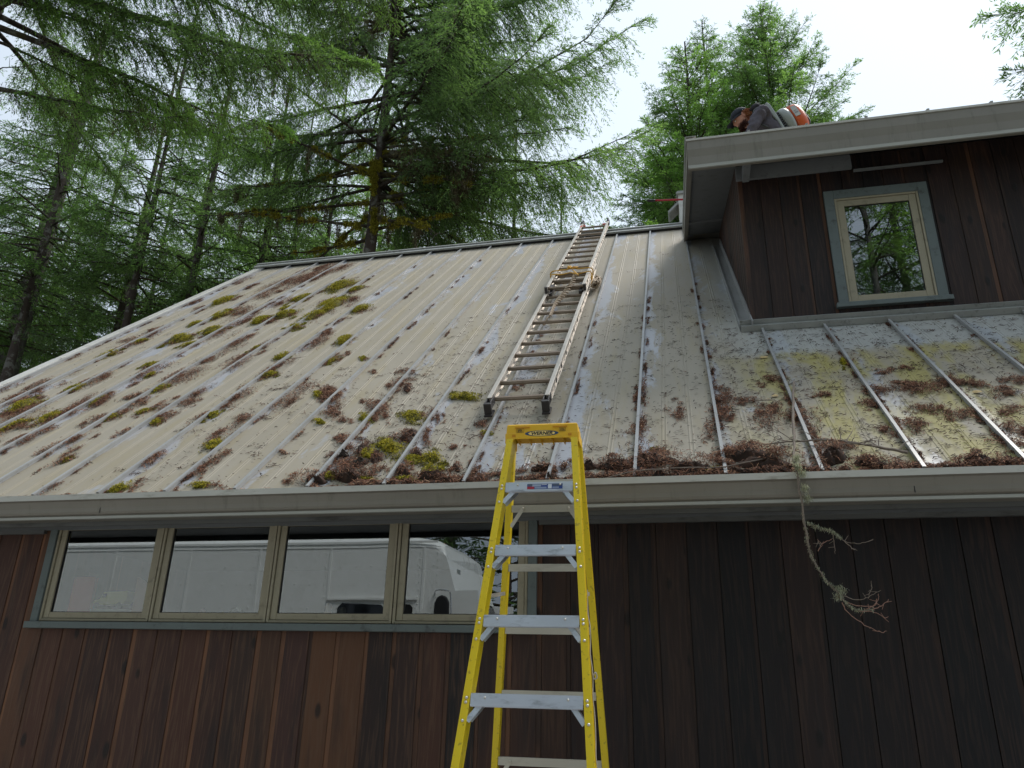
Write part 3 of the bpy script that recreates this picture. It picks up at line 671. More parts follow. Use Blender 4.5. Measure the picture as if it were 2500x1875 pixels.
for q in (0, 1, 2):
    pts = []
    for i in range(N+1):
        t = i/N; s = sA+(sB-sA)*t; a = t*44+q*2.094; rr = 0.011+0.016*math.sin(math.pi*min(1, t*1.2+0.05))*(1 if t < 0.82 else max(0.15, (1-t)/0.18))
        cx = -0.985-0.095*t+0.02*math.sin(t*7)
        pts.append((cx+rr*math.cos(a), s, 0.185-0.09*min(1, t*2.2)+0.03*(t > 0.3)+rr*math.sin(a)*0.8))
    g.tube(pts, 0.0062, 5)
g.tube(wob([(-1.085, sB+0.02, 0.118), (-1.10, sB-0.03, 0.10), (-1.13, sB-0.035, 0.06), (-1.12, sB+0.03, 0.055), (-1.10, sB+0.03, 0.105)]), 0.007, 6)
tag(g.build("braided_rope", M_TROPE, None, RM, smooth=True), "tan chain-braided rope hanging down the middle of the roof ladder", "rope")
g = MB(); r3 = random.Random(4)
for a in range(16):
    c = Vector((lx1+0.060, sY-0.14, 0.075)); pts = []
    ph = r3.uniform(0, 6.28); ax = r3.uniform(0.022, 0.042); az = r3.uniform(0.10, 0.165)
    for i in range(15):
        t = i/14*6.283
        pts.append(c+Vector((ax*math.cos(t+ph)+r3.uniform(-.004, .004), az*math.sin(t)+0.018*math.cos(ph), 0.032*math.sin(t+ph*1.7)+r3.uniform(-.004, .004))))
    g.tube(wob(pts, 3), 0.0075, 5, cap=False)
tag(g.build("rope_bundle", M_TROPE, None, RM, smooth=True), "bundle of tan rope tied to the right rail of the roof ladder", "rope")

# ------------------------------------------------------------------ yellow fibreglass stepladder
def yellow_material():
    m, nt, b = new_mat("yellow fibreglass"); v = texco(nt, (1, 1, .25)); n = noise(nt, v, 9, 6, 0.65); n2 = noise(nt, texco(nt), 60, 3)
    c = mix(nt, n, (0.66, 0.47, 0.006), (0.80, 0.60, 0.018)); c = mix(nt, mth(nt, 'MULTIPLY', maprange(nt, n2, 0.58, 0.70), 0.6), c, (0.28, 0.19, 0.03))
    lk(nt, c, b.inputs['Base Color']); b.inputs['Roughness'].default_value = 0.38; b.inputs['Specular IOR Level'].default_value = 0.5
    bump(nt, b, noise(nt, texco(nt, (1, 1, .05)), 260, 2), 0.12, 0.001); return m
M_YEL = yellow_material()
M_CAP = mat("yellow moulded plastic", (0.74, 0.43, 0.018), 0.42, 0, 0.08, 6, dirt=(0.35, 0.22, 0.05), dirt_amt=0.3)
M_CAPD = mat("orange recess", (0.55, 0.24, 0.008), 0.5)
M_STEP = mat("bright aluminium step", (0.60, 0.63, 0.71), 0.34, 0.55, 0.20, 14, (.25, 1, 1), 0.5, (0.22, 0.23, 0.26), 0.7)
M_STEPB = mat("rear aluminium bar", (0.52, 0.49, 0.42), 0.42, 0.4, 0.12, 8, (.25, 1, 1), 0.5, (0.25, 0.22, 0.18), 0.4)
M_RIV = mat("rivet heads", (0.62, 0.60, 0.55), 0.35, 0.6, 0.1)
LX, LPHI = -0.622, 0.035
LWm = Matrix.Translation((LX, 3.30, GZ)) @ Matrix.Rotation(LPHI, 4, 'Z')
step = empty("stepladder", (LX, 3.30, GZ), LPHI, "yellow fibreglass stepladder standing before the dark wall and gutter", "stepladder")
Z1 = 0.836-GZ; TA = 0.284
def fp(k, x=0, d=0):                      # point on the front rail plane: k rungs below the first step
    return Vector((x, -k*0.3048*math.sin(TA)+d*math.cos(TA), Z1-k*0.3048*math.cos(TA)-d*math.sin(TA)))
def hw(k): return 0.1515+0.0205*k         # half the clear width at step k
kb = (Z1)/(0.3048*math.cos(TA))           # reaches the ground
for sgn in (-1, 1):
    g = MB(); ks = (-1.02, kb-0.12)
    def pr(k):                            # C-channel: web inside, flanges outward
        i = hw(k)*sgn; o = i+0.030*sgn; D = 0.070; tn = 0.0045
        prof = [(i, 0), (o, 0), (o, tn), (i+tn*sgn, tn), (i+tn*sgn, D-tn), (o, D-tn), (o, D), (i, D)]
        return [fp(k, x, d) for x, d in prof]
    a, b = pr(ks[0]), pr(ks[1]); n = 8
    g.add(a+b, [(i, (i+1) % n, (i+1) % n+n, i+n) for i in range(n)]+[(0, 1, 2, 3), (0, 3, 4, 7), (4, 5, 6, 7), (8, 9, 10, 11), (8, 11, 12, 15), (12, 13, 14, 15)])
    r_ = g.build("front_rail", M_YEL, step, LWm, bevel=0.0012)
    v = MB()
    for k in range(0, int(kb)):
        for dk in (0.03, 0.085, 0.30):
            xc = (hw(k+dk)+(0.014 if dk < 0.2 else 0.015))*sgn
            v.ball(fp(k+dk, xc, -0.001), 0.0060, 8, 5)
    build_split(v, "rivet", M_RIV, r_, LWm, smooth=True)
    g = MB(); p = fp(kb-0.14, (hw(kb)+0.015)*sgn, 0.035); g.box((p.x-0.025, p.y-0.045, 0.0), (p.x+0.025, p.y+0.045, 0.055)); g.build("foot", M_BLACK, r_, LWm, bevel=0.006)
for k in range(0, int(kb)+0):
    w_ = hw(k)-0.001; g = MB()
    P = lambda x, d, e: fp(k, x, d)+Vector((0, 0, e))
    y0 = fp(k).y+0.001; z0 = fp(k).z+0.006
    # tread with front and back skirts, following the front rail slope in front
    g.box((-w_, y0, z0-0.004), (w_, y0+0.072, z0))
    for i in range(9): g.box((-w_, y0+0.005+i*0.0075, z0), (w_, y0+0.008+i*0.0075, z0+0.0018))
    g.add([(-w_, y0, z0), (w_, y0, z0), (w_, y0-0.010, z0-0.043), (-w_, y0-0.010, z0-0.043), (-w_, y0+0.004, z0), (w_, y0+0.004, z0), (w_, y0-0.006, z0-0.043), (-w_, y0-0.006, z0-0.043)],
          [(0, 3, 2, 1), (4, 5, 6, 7), (3, 7, 6, 2), (0, 4, 7, 3), (1, 2, 6, 5)])
    g.box((-w_, y0-0.006, z0-0.046), (w_, y0+0.012, z0-0.0425))
    g.box((-w_, y0+0.068, z0-0.030), (w_, y0+0.072, z0-0.004))
    st = g.build("step", M_STEP, step, LWm, bevel=0.0008)
    v = MB()
    for sgn in (-1, 1): v.ball((sgn*(w_-0.055), y0-0.0045, z0-0.013), 0.0052, 8, 5)
    build_split(v, "rivet", M_RIV, st, LWm, smooth=True)
    for sgn in (-1, 1):                   # gusset braces from below the tread to the rail
        g = MB(); a = Vector((sgn*(w_-0.045), y0+0.006, z0-0.030)); b = fp(k+0.30, (hw(k+0.3)-0.001)*sgn, 0.006)
        g.bar(a, b, 0.020, 0.003, (0, -1, 0.1)); g.bar(a+Vector((0, 0.052, 0)), b+Vector((0, 0.05, 0)), 0.020, 0.003, (0, -1, 0.1)); g.build("gusset_brace", M_STEP, step, LWm)
# rear frame
def rq(z, x=0, d=0): return Vector((x, 0.185+(1.0-z)*0.15+d, z-GZ))
def hr(z): return 0.150+(1.0-z)*0.060
for sgn in (-1, 1):
    g = MB(); xs = []
    for z in (1.10, GZ+0.03):
        i = hr(z)*sgn; o = i+0.028*sgn; xs += [rq(z, x, d) for x, d in ((i, 0), (o, 0), (o, 0.0045), (i+0.0045*sgn, 0.0045), (i+0.0045*sgn, 0.042), (o, 0.042), (o, 0.046), (i, 0.046))]
    n = 8; g.add(xs, [(i, (i+1) % n, (i+1) % n+n, i+n) for i in range(n)]+[(0, 1, 2, 3), (0, 3, 4, 7), (4, 5, 6, 7)])
    r_ = g.build("rear_rail", M_YEL, step, LWm, bevel=0.0012)
    g = MB(); p = rq(GZ+0.03, hr(GZ)*sgn, 0.02); g.box((p.x-0.03, p.y-0.035, 0), (p.x+0.03, p.y+0.035, 0.05)); g.build("foot", M_BLACK, r_, LWm, bevel=0.006)
for i, z in enumerate((0.772, 0.505, 0.232, -0.040, -0.315, -0.59, -0.87, -1.15, -1.43)):
    g = MB(); w_ = hr(z)-0.001; a = rq(z)
    g.box((-w_, a.y+0.004, a.z-0.018), (w_, a.y+0.007, a.z+0.016)); g.box((-w_, a.y+0.007, a.z+0.013), (w_, a.y+0.024, a.z+0.016)); g.box((-w_, a.y+0.0035, a.z-0.004), (w_, a.y+0.004, a.z+0.004))
    g.build("rear_bar", M_STEPB, step, LWm, bevel=0.0008)
    if i in (0, 4, 8):
        for sgn in (-1, 1):
            g = MB(); p, q = Vector((sgn*(w_-0.055), a.y+0.001, a.z)), rq(z-0.085, (hr(z-0.08)-0.002)*sgn, 0.001); g.bar(p, q, 0.018, 0.003, (0, -1, 0.1)); g.ball(p+Vector((0, -0.002, 0)), 0.006, 8, 4); g.build("gusset_brace", M_STEPB, step, LWm)
# hinge spreaders inside the rails
for sgn in (-1, 1):
    g = MB(); zz = 0.36; p = fp((Z1-(zz-GZ))/(0.3048*math.cos(TA)), (hw(1.5)+0.007)*sgn, 0.066); q = rq(zz+0.03, (hr(zz)+0.006)*sgn, 0.004)
    g.bar(p, q, 0.003, 0.016); g.build("spreader", M_STEPB, step, LWm)
# top cap
c0 = fp(-1.0); zt = 1.140-GZ; cy = c0.y-0.014
g = MB()
def capring(z, hx, y0, y1): return [(-hx, y0, z), (hx, y0, z), (hx, y1, z), (-hx, y1, z)]
V = capring(zt, 0.160, cy+0.006, cy+0.137)+capring(zt-0.006, 0.1655, cy+0.001, cy+0.142)+capring(zt-0.045, 0.168, cy-0.002, cy+0.144)
g.add(V, [(0, 1, 2, 3), (0, 4, 5, 1), (1, 5, 6, 2), (2, 6, 7, 3), (3, 7, 4, 0), (5, 9, 10, 6), (7, 11, 8, 4), (4, 8, 9, 5), (6, 10, 11, 7)])
# front apron with the arch cut out between the rails
zb = zt-0.092
ap = [(-0.168, zt-0.045), (0.168, zt-0.045), (0.173, zb), (0.142, zb), (0.128, zt-0.074), (-0.128, zt-0.074), (-0.142, zb), (-0.173, zb)]
g.prism(ap, cy-0.004, cy+0.001, 'y')
g.box((-0.168, cy+0.140, zt-0.052), (0.168, cy+0.145, zt-0.045)); g.box((-0.173, cy+0.140, zb), (-0.142, cy+0.145, zt-0.052)); g.box((0.142, cy+0.140, zb), (0.173, cy+0.145, zt-0.052))
g.box((-0.173, cy+0.001, zb), (-0.166, cy+0.140, zt-0.045)); g.box((0.166, cy+0.001, zb), (0.173, cy+0.140, zt-0.045))
g.box((-0.127, cy+0.0015, zt-0.050), (0.127, cy+0.139, zt-0.046)); g.box((-0.170, cy-0.0065, zb-0.0035), (-0.141, cy+0.004, zb+0.004)); g.box((0.141, cy-0.0065, zb-0.0035), (0.170, cy+0.004, zb+0.004))
for i in range(5): g.box((-0.125+i*0.054, cy+0.002, zt-0.066), (-0.120+i*0.054, cy+0.138, zt-0.0505))
cap = g.build("top_cap", M_CAP, step, LWm, bevel=0.003)
g = MB()
for s in (-1, 1):
    x = s*0.088-0.003; g.box((x-0.034, cy-0.0050, zt-0.022), (x+0.034, cy-0.0018, zt-0.0165)); g.box((s*0.131-0.008, cy-0.0062, zt-0.064), (s*0.131+0.008, cy-0.0042, zt-0.053))
build_split(g, "slot", M_CAPD, cap, LWm)
def ellipse(cx, cz, a, b, y, n=40): return [(cx+a*math.cos(2*math.pi*i/n), y, cz+b*math.sin(2*math.pi*i/n)) for i in range(n)]
M_NAVY = mat("navy print", (0.015, 0.055, 0.13), 0.5); M_GREYP = mat("pale print", (0.84, 0.62, 0.20), 0.45); M_INK = mat("black print", (0.02, 0.02, 0.022), 0.6)
lz = zt-0.050
g = MB(); g.add(ellipse(0.0, lz, 0.079, 0.0140, cy-0.0046), [tuple(range(40))]); lg = g.build("logo", M_NAVY, cap, LWm)
g = MB(); g.add(ellipse(0.0, lz, 0.0625, 0.0122, cy-0.0050), [tuple(range(40))]); g.build("logo_field", M_GREYP, cap, LWm)
def text(body, size, world, parent, m, name, bold=0.0, shear=0.0, sx=1.0, align='CENTER'):
    cu = bpy.data.curves.new(name, 'FONT'); cu.body = body; cu.size = size; cu.align_x = align; cu.align_y = 'CENTER'; cu.offset = bold; cu.shear = shear; cu.resolution_u = 3; cu.extrude = 0.0002
    tmp = bpy.data.objects.new(name+"_tmp", cu); COL.objects.link(tmp); dg_ = bpy.context.evaluated_depsgraph_get()
    me = bpy.data.meshes.new_from_object(tmp.evaluated_get(dg_)); COL.objects.unlink(tmp); bpy.data.objects.remove(tmp)
    me.transform(Matrix.Scale(sx, 4, (1, 0, 0))); me.materials.clear(); me.materials.append(m)
    o = bpy.data.objects.new(name, me); return link(o, parent, world)
up = Matrix.Rotation(math.pi/2, 4, 'X')
text("WERNER", 0.0225, LWm @ Matrix.Translation((0.0, cy-0.0054, lz-0.0005)) @ up, cap, M_INK, "logo_lettering", 0.0008, 0.2, 1.12)
text("375lb", 0.0095, LWm @ Matrix.Translation((0.096, cy-0.0048, zt-0.034)) @ up, cap, M_INK, "rating_print", 0.0003)
g = MB()
for s, (wd, h) in ((0.0965, (0.015, 0.0082)), (-0.101, (0.0175, 0.0088))):
    for a, b in (((s-wd, zt-0.0345-h), (s+wd, zt-0.0335-h)), ((s-wd, zt-0.0345+h), (s+wd, zt-0.0335+h)), ((s-wd, zt-0.034-h), (s-wd+0.001, zt-0.034+h)), ((s+wd-0.001, zt-0.034-h), (s+wd, zt-0.034+h))):
        g.box((a[0], cy-0.0052, a[1]), (b[0], cy-0.0044, b[1]))
for i in range(5): g.box((-0.112+i*0.004, cy-0.0052, zt-0.0385+(i % 3)*0.002), (-0.1095+i*0.004, cy-0.0044, zt-0.031+(i % 2)*0.003))
g.box((-0.113, cy-0.0052, zt-0.0405), (-0.090, cy-0.0044, zt-0.0395)); g.box((0.085, cy-0.0052, zt-0.0405), (0.108, cy-0.0044, zt-0.0398))
g.build("printed_icons", M_INK, cap, LWm)
# sticker on the first step
k = 0; y0 = fp(0).y+0.001; z0 = fp(0).z+0.006
stk = MB(); cols = [(0.35, 0.02, 0.04), (0.30, 0.35, 0.45), (0.02, 0.05, 0.22), (0.25, 0.3, 0.42), (0.60, 0.62, 0.66), (0.08, 0.10, 0.14)]
M_ST = [mat("sticker ink %s" % n, c, 0.4) for n, c in zip(("red", "pale blue", "blue", "steel", "white", "black"), cols)]
def onst(x0, x1, e0, e1, mi, lift=0.0008):
    f = lambda e: y0-0.010*(e/0.043)-lift
    stk.add([(x0, f(e0), z0-e0), (x1, f(e0), z0-e0), (x1, f(e1), z0-e1), (x0, f(e1), z0-e1)], [(0, 1, 2, 3)], None, mi)
onst(-0.052, 0.106, 0.009, 0.034, 2); onst(-0.052, -0.020, 0.022, 0.034, 0, .0012); onst(-0.030, 0.010, 0.011, 0.022, 1, .0012); onst(-0.018, 0.035, 0.024, 0.032, 3, .0012); onst(-0.048, -0.028, 0.010, 0.020, 5, .0012)
onst(0.041, 0.058, 0.011, 0.032, 4, .0012); onst(0.061, 0.103, 0.011, 0.020, 5, .0012); onst(0.061, 0.090, 0.024, 0.031, 3, .0012); onst(0.012, 0.036, 0.012, 0.015, 4, .0013)
stk.build("sticker", M_ST, step, LWm, recalc=False)
# thin pull cord hanging beside the right rail
g = MB(); r4 = random.Random(9); pts = []
for i in range(22):
    k = 1.6+i*0.17; p = fp(k, hw(k)+0.036+r4.uniform(-.003, .004), 0.02+r4.uniform(-.006, .006)); pts.append(LWm @ p)
g.tube(wob(pts, 3), 0.0022, 5)
for kk in (2.72, 4.55):
    p = LWm @ fp(kk, hw(kk)+0.040, 0.012); g.tube(wob([p, p+Vector((0.010, -0.004, 0.012)), p+Vector((0.014, 0, -0.006)), p+Vector((0.002, 0, -0.010)), p]), 0.003, 5)
tag(g.build("cord", mat("pale cord", (0.42, 0.38, 0.33), 0.8), None), "thin frayed cord hanging along the stepladder's right rail", "cord")

# ------------------------------------------------------------------ litter and moss on the roof (roof frame coordinates: x, s, two half axes, type)
PATCH = "-2.69,1.61,0.060,-0.009,0.088,-0.205,L;-2.73,1.57,0.050,-0.007,0.033,-0.076,M;-2.43,1.13,0.091,-0.011,0.045,-0.108,L;-2.48,1.00,0.054,-0.006,0.023,-0.052,M;-2.52,1.45,0.058,-0.008,0.079,-0.193,L;-2.29,1.00,0.053,-0.006,0.025,-0.062,L;-2.15,1.27,0.082,-0.011,0.048,-0.135,L;-2.04,1.07,0.078,-0.010,0.044,-0.125,L;-2.14,1.04,0.044,-0.005,0.031,-0.083,M;-2.12,1.70,0.087,-0.014,0.043,-0.129,L;-2.00,1.58,0.056,-0.009,0.031,-0.099,D;-2.11,1.97,0.081,-0.014,0.035,-0.113,L;-1.49,1.33,0.112,-0.016,0.019,-0.078,M;-1.78,1.01,0.084,-0.010,0.028,-0.091,M;-1.68,1.04,0.067,-0.008,0.029,-0.102,L;-1.61,0.99,0.041,-0.005,0.028,-0.100,L;-1.59,0.68,0.046,-0.005,0.036,-0.125,L;-2.17,0.67,0.057,-0.006,0.029,-0.073,L;-2.12,0.40,0.039,-0.003,0.027,-0.065,D;-1.98,0.50,0.062,-0.006,0.045,-0.118,D;-1.90,0.45,0.054,-0.005,0.036,-0.099,M;-1.77,0.51,0.099,-0.009,0.040,-0.118,M;-1.72,0.68,0.086,-0.009,0.034,-0.107,D;-1.90,0.26,0.148,-0.011,0.047,-0.122,L;-1.89,0.14,0.130,-0.009,0.034,-0.087,D;-1.74,0.22,0.058,-0.004,0.021,-0.060,L;-1.80,0.08,0.077,-0.005,0.012,-0.031,M;-1.81,0.36,0.052,-0.004,0.034,-0.095,D;-2.16,0.12,0.111,-0.007,0.033,-0.073,L;-2.03,0.15,0.044,-0.003,0.022,-0.051,M;-1.57,0.31,0.058,-0.005,0.024,-0.077,M;-1.45,0.33,0.071,-0.006,0.026,-0.092,M;-1.40,0.17,0.062,-0.004,0.020,-0.072,M;-1.57,0.19,0.056,-0.004,0.028,-0.088,L;-1.58,0.43,0.037,-0.003,0.020,-0.065,D;-1.54,0.08,0.068,-0.004,0.009,-0.028,M;-1.36,0.08,0.134,-0.009,0.013,-0.048,D;-1.28,0.20,0.034,-0.003,0.015,-0.058,L;-1.13,0.13,0.040,-0.003,0.019,-0.084,L;-1.05,0.09,0.058,-0.004,0.009,-0.041,L;-1.23,0.77,0.045,-0.005,0.023,-0.108,L;-1.20,0.69,0.037,-0.004,0.008,-0.035,M;-1.36,0.50,0.044,-0.004,0.010,-0.041,L;-2.45,2.05,0.037,-0.006,0.021,-0.058,L;-2.70,2.45,0.034,-0.007,0.022,-0.059,M;-2.95,2.50,0.082,-0.016,0.055,-0.135,L;-2.97,2.45,0.058,-0.011,0.035,-0.083,M;-1.16,1.50,0.051,-0.008,0.017,-0.094,L;0.29,1.08,0.080,-0.011,-0.012,-0.159,L;0.45,0.96,0.087,-0.012,-0.008,-0.076,L;0.25,0.84,0.065,-0.008,-0.010,-0.145,L;0.18,0.59,0.042,-0.005,-0.008,-0.132,L;0.28,0.75,0.043,-0.005,-0.005,-0.070,L;0.64,1.32,0.080,-0.013,-0.011,-0.086,L;0.63,0.88,0.074,-0.010,-0.017,-0.116,L;0.61,0.71,0.133,-0.016,-0.019,-0.136,L;0.73,0.59,0.059,-0.007,-0.026,-0.154,L;-0.00,0.90,0.057,-0.007,-0.003,-0.120,L;-0.22,0.75,0.034,-0.004,0.003,-0.172,L;-0.24,1.25,0.037,-0.006,0.005,-0.208,L;-0.25,0.64,0.044,-0.005,0.001,-0.055,L;-0.14,0.23,0.111,-0.009,0.001,-0.185,L;-0.03,0.13,0.243,-0.018,-0.002,-0.099,L;0.34,0.30,0.126,-0.011,-0.009,-0.093,L;0.40,0.14,0.232,-0.018,-0.013,-0.119,L;0.78,0.33,0.055,-0.005,-0.013,-0.069,L;0.77,0.17,0.107,-0.009,-0.025,-0.129,L;0.94,0.05,0.127,-0.010,-0.017,-0.071,L;1.10,0.87,0.070,-0.009,-0.016,-0.071,L;0.88,1.06,0.064,-0.009,-0.010,-0.055,L;1.30,1.12,0.133,-0.021,-0.017,-0.068,L;1.15,1.08,0.082,-0.012,-0.018,-0.077,L;1.44,1.06,0.119,-0.018,-0.034,-0.120,L;1.40,0.75,0.122,-0.016,-0.016,-0.053,L;1.24,0.53,0.082,-0.009,-0.027,-0.098,L;1.12,0.47,0.055,-0.006,-0.018,-0.072,L;1.61,1.17,0.070,-0.011,-0.029,-0.093,L;1.71,1.09,0.106,-0.017,-0.030,-0.090,L;1.56,0.65,0.099,-0.012,-0.034,-0.101,L;1.87,0.94,0.083,-0.012,-0.031,-0.084,L;1.98,1.11,0.056,-0.009,-0.034,-0.090,L;1.79,0.67,0.061,-0.008,-0.029,-0.076,L;1.70,0.45,0.068,-0.007,-0.043,-0.116,L;1.60,0.25,0.090,-0.009,-0.024,-0.064,L;1.41,0.06,0.088,-0.007,-0.027,-0.079,L;1.53,0.01,0.078,-0.006,-0.021,-0.058,L;-0.13,0.33,0.026,-0.002,0.000,-0.036,M;0.18,0.07,0.056,-0.004,-0.002,-0.032,M;1.12,1.61,0.023,-0.004,-0.019,-0.093,M;-0.32,0.13,0.060,-0.004,0.003,-0.067,D;-0.54,0.17,0.104,-0.008,0.005,-0.057,L;-0.77,0.14,0.095,-0.007,0.007,-0.046,L;-0.93,0.10,0.118,-0.008,0.008,-0.046,L;-0.34,0.17,0.092,-0.007,0.004,-0.091,D;1.44,1.44,0.064,-0.012,-0.009,-0.034,L;1.32,1.39,0.064,-0.011,-0.010,-0.041,L;-5.76,5.36,0.119,-0.037,0.121,-0.209,M;-5.31,4.59,0.134,-0.037,0.102,-0.177,M;-5.15,4.66,0.293,-0.083,0.110,-0.197,L;-5.01,3.82,0.145,-0.035,0.089,-0.149,M;-4.79,3.87,0.167,-0.041,0.190,-0.336,L;-5.24,3.57,0.191,-0.043,0.091,-0.141,M;-4.98,3.31,0.091,-0.020,0.062,-0.099,M;-4.57,4.11,0.145,-0.038,0.082,-0.157,M;-4.35,4.26,0.144,-0.039,0.099,-0.202,M;-4.44,4.14,0.144,-0.038,0.080,-0.158,L;-3.91,4.13,0.138,-0.038,0.086,-0.194,M;-3.90,4.60,0.193,-0.057,0.127,-0.301,M;-4.20,5.70,0.219,-0.077,0.109,-0.270,M;-3.41,4.31,0.113,-0.033,0.061,-0.160,M;-3.88,5.36,0.104,-0.035,0.058,-0.151,M;-4.52,5.10,0.106,-0.033,0.090,-0.194,M;-4.79,5.11,0.216,-0.067,0.105,-0.214,L;-5.22,5.59,0.204,-0.067,0.099,-0.194,L;-5.01,6.38,0.215,-0.080,0.197,-0.435,L;-5.29,6.48,0.253,-0.094,0.242,-0.509,L;-4.82,6.84,0.189,-0.075,0.169,-0.403,L;-3.11,3.06,0.114,-0.026,0.059,-0.147,M;-3.60,2.68,0.085,-0.017,0.053,-0.108,M;-4.51,4.63,0.076,-0.022,0.051,-0.105,M;-4.40,1.97,0.074,-0.011,0.055,-0.082,M;-4.39,2.38,0.214,-0.037,0.161,-0.255,L;-4.85,2.46,0.163,-0.029,0.146,-0.211,L;-4.78,2.38,0.060,-0.010,0.042,-0.062,M;-5.00,2.68,0.085,-0.016,0.058,-0.084,M;-4.77,1.75,0.129,-0.018,0.130,-0.172,L;-4.89,1.60,0.201,-0.026,0.164,-0.206,L;-4.86,1.74,0.056,-0.008,0.066,-0.086,M;-5.00,1.40,0.143,-0.017,0.131,-0.155,L;-5.04,1.37,0.089,-0.011,0.099,-0.115,M;-5.73,1.79,0.220,-0.030,0.162,-0.179,L;-5.59,1.69,0.137,-0.018,0.117,-0.130,M;-5.25,1.25,0.161,-0.018,0.051,-0.056,M;-5.46,1.45,0.262,-0.032,0.165,-0.180,L;-5.22,1.15,0.140,-0.015,0.133,-0.144,L;-5.91,2.36,0.153,-0.025,0.136,-0.159,L;-5.80,2.04,0.187,-0.027,0.128,-0.145,L;-4.85,0.99,0.133,-0.013,0.089,-0.101,L;-4.41,1.33,0.067,-0.008,0.042,-0.056,M;-4.37,1.39,0.102,-0.013,0.070,-0.095,L;-4.53,1.26,0.118,-0.014,0.071,-0.091,L;-4.36,1.64,0.105,-0.014,0.072,-0.102,L;-4.56,1.86,0.110,-0.016,0.078,-0.110,L;-4.19,1.40,0.067,-0.008,0.040,-0.057,M;-4.10,1.53,0.101,-0.013,0.079,-0.118,L;-3.87,1.26,0.095,-0.011,0.071,-0.107,L;-3.90,1.17,0.071,-0.008,0.035,-0.052,M;-3.87,1.61,0.100,-0.014,0.063,-0.100,L;-3.91,1.76,0.086,-0.013,0.090,-0.147,L;-3.97,2.53,0.153,-0.029,0.146,-0.262,L;-3.47,2.26,0.160,-0.028,0.121,-0.240,L;-4.39,0.82,0.124,-0.012,0.128,-0.157,L;-4.53,0.75,0.078,-0.007,0.053,-0.061,L;-4.22,0.53,0.160,-0.013,0.051,-0.062,L;-4.19,0.54,0.044,-0.004,0.028,-0.034,M;-3.94,0.08,0.092,-0.005,0.056,-0.065,L;-3.42,0.09,0.075,-0.004,0.047,-0.064,M;-3.32,0.11,0.087,-0.005,0.029,-0.041,L;-3.45,0.47,0.107,-0.009,0.073,-0.106,L;-3.12,0.68,0.081,-0.008,0.047,-0.079,M;-3.16,0.84,0.111,-0.011,0.061,-0.106,L;-3.12,1.08,0.130,-0.015,0.063,-0.114,L;-2.98,0.46,0.090,-0.007,0.069,-0.117,L;-2.99,0.27,0.074,-0.005,0.044,-0.072,L;-3.44,1.62,0.113,-0.016,0.087,-0.158,L;-3.46,1.24,0.084,-0.010,0.037,-0.063,M;-3.53,1.22,0.092,-0.011,0.064,-0.104,L;-2.85,0.08,0.071,-0.004,0.024,-0.040,M;-2.79,0.08,0.094,-0.006,0.020,-0.033,L;-2.97,1.55,0.123,-0.018,0.110,-0.228,L;-3.39,3.01,0.116,-0.026,0.104,-0.235,L;-5.35,2.45,0.127,-0.022,0.082,-0.107,L;-5.32,2.27,0.144,-0.023,0.087,-0.112,L;-5.39,2.10,0.122,-0.019,0.059,-0.073,M;-5.92,3.95,0.209,-0.050,0.120,-0.172,L;-5.80,3.43,0.172,-0.037,0.091,-0.125,L;-5.85,3.21,0.120,-0.024,0.064,-0.085,M;-5.77,3.61,0.075,-0.017,0.061,-0.087,M;-6.28,6.74,0.190,-0.069,0.135,-0.244,L;-5.80,6.16,0.128,-0.044,0.078,-0.146,L;-4.05,1.00,0.077,-0.008,0.048,-0.066,L;-3.98,3.09,0.123,-0.027,0.094,-0.182,L;-4.02,2.99,0.061,-0.013,0.047,-0.089,M;-4.37,3.23,0.129,-0.028,0.135,-0.242,L;-3.45,2.13,0.087,-0.015,0.047,-0.092,M;-3.95,3.72,0.110,-0.028,0.047,-0.099,M;-5.90,5.03,0.116,-0.034,0.060,-0.098,L;-3.47,3.36,0.102,-0.024,0.056,-0.128,L;-3.48,3.79,0.107,-0.028,0.044,-0.107,L;-4.96,0.94,0.083,-0.008,0.060,-0.067,L;-4.88,0.72,0.048,-0.004,0.057,-0.062,L;-4.04,4.87,0.150,-0.047,0.077,-0.183,L;-3.74,4.78,0.145,-0.045,0.070,-0.178,L;-5.07,7.17,0.198,-0.081,0.122,-0.285,L;-5.45,4.23,0.104,-0.027,0.061,-0.099,M;-6.31,2.33,0.180,-0.028,0.088,-0.096,L;-6.32,3.08,0.196,-0.038,0.064,-0.077,L;-6.23,5.38,0.184,-0.056,0.066,-0.106,L;-2.52,0.52,0.031,-0.003,0.019,-0.039,L;-2.15,0.64,0.073,-0.007,0.033,-0.081,L;-2.69,1.62,0.075,-0.011,0.066,-0.154,L;-2.57,1.46,0.087,-0.012,0.076,-0.182,L"
M_LITTER = tint_material("dead needle litter", [(0.0, (0.020, 0.013, 0.010)), (0.25, (0.062, 0.031, 0.020)), (0.5, (0.145, 0.057, 0.030)), (0.8, (0.27, 0.118, 0.064)), (1.0, (0.46, 0.28, 0.17))], 0.85)
M_MOSS = tint_material("moss", [(0.0, (0.045, 0.035, 0.012)), (0.25, (0.11, 0.10, 0.012)), (0.6, (0.29, 0.26, 0.016)), (0.85, (0.42, 0.35, 0.022)), (1.0, (0.52, 0.37, 0.03))], 0.9, 0.15)
nr = np.random.default_rng(7)
LV, LF, LTt = [], [], []
MVs, MFs, MTt = [], [], []
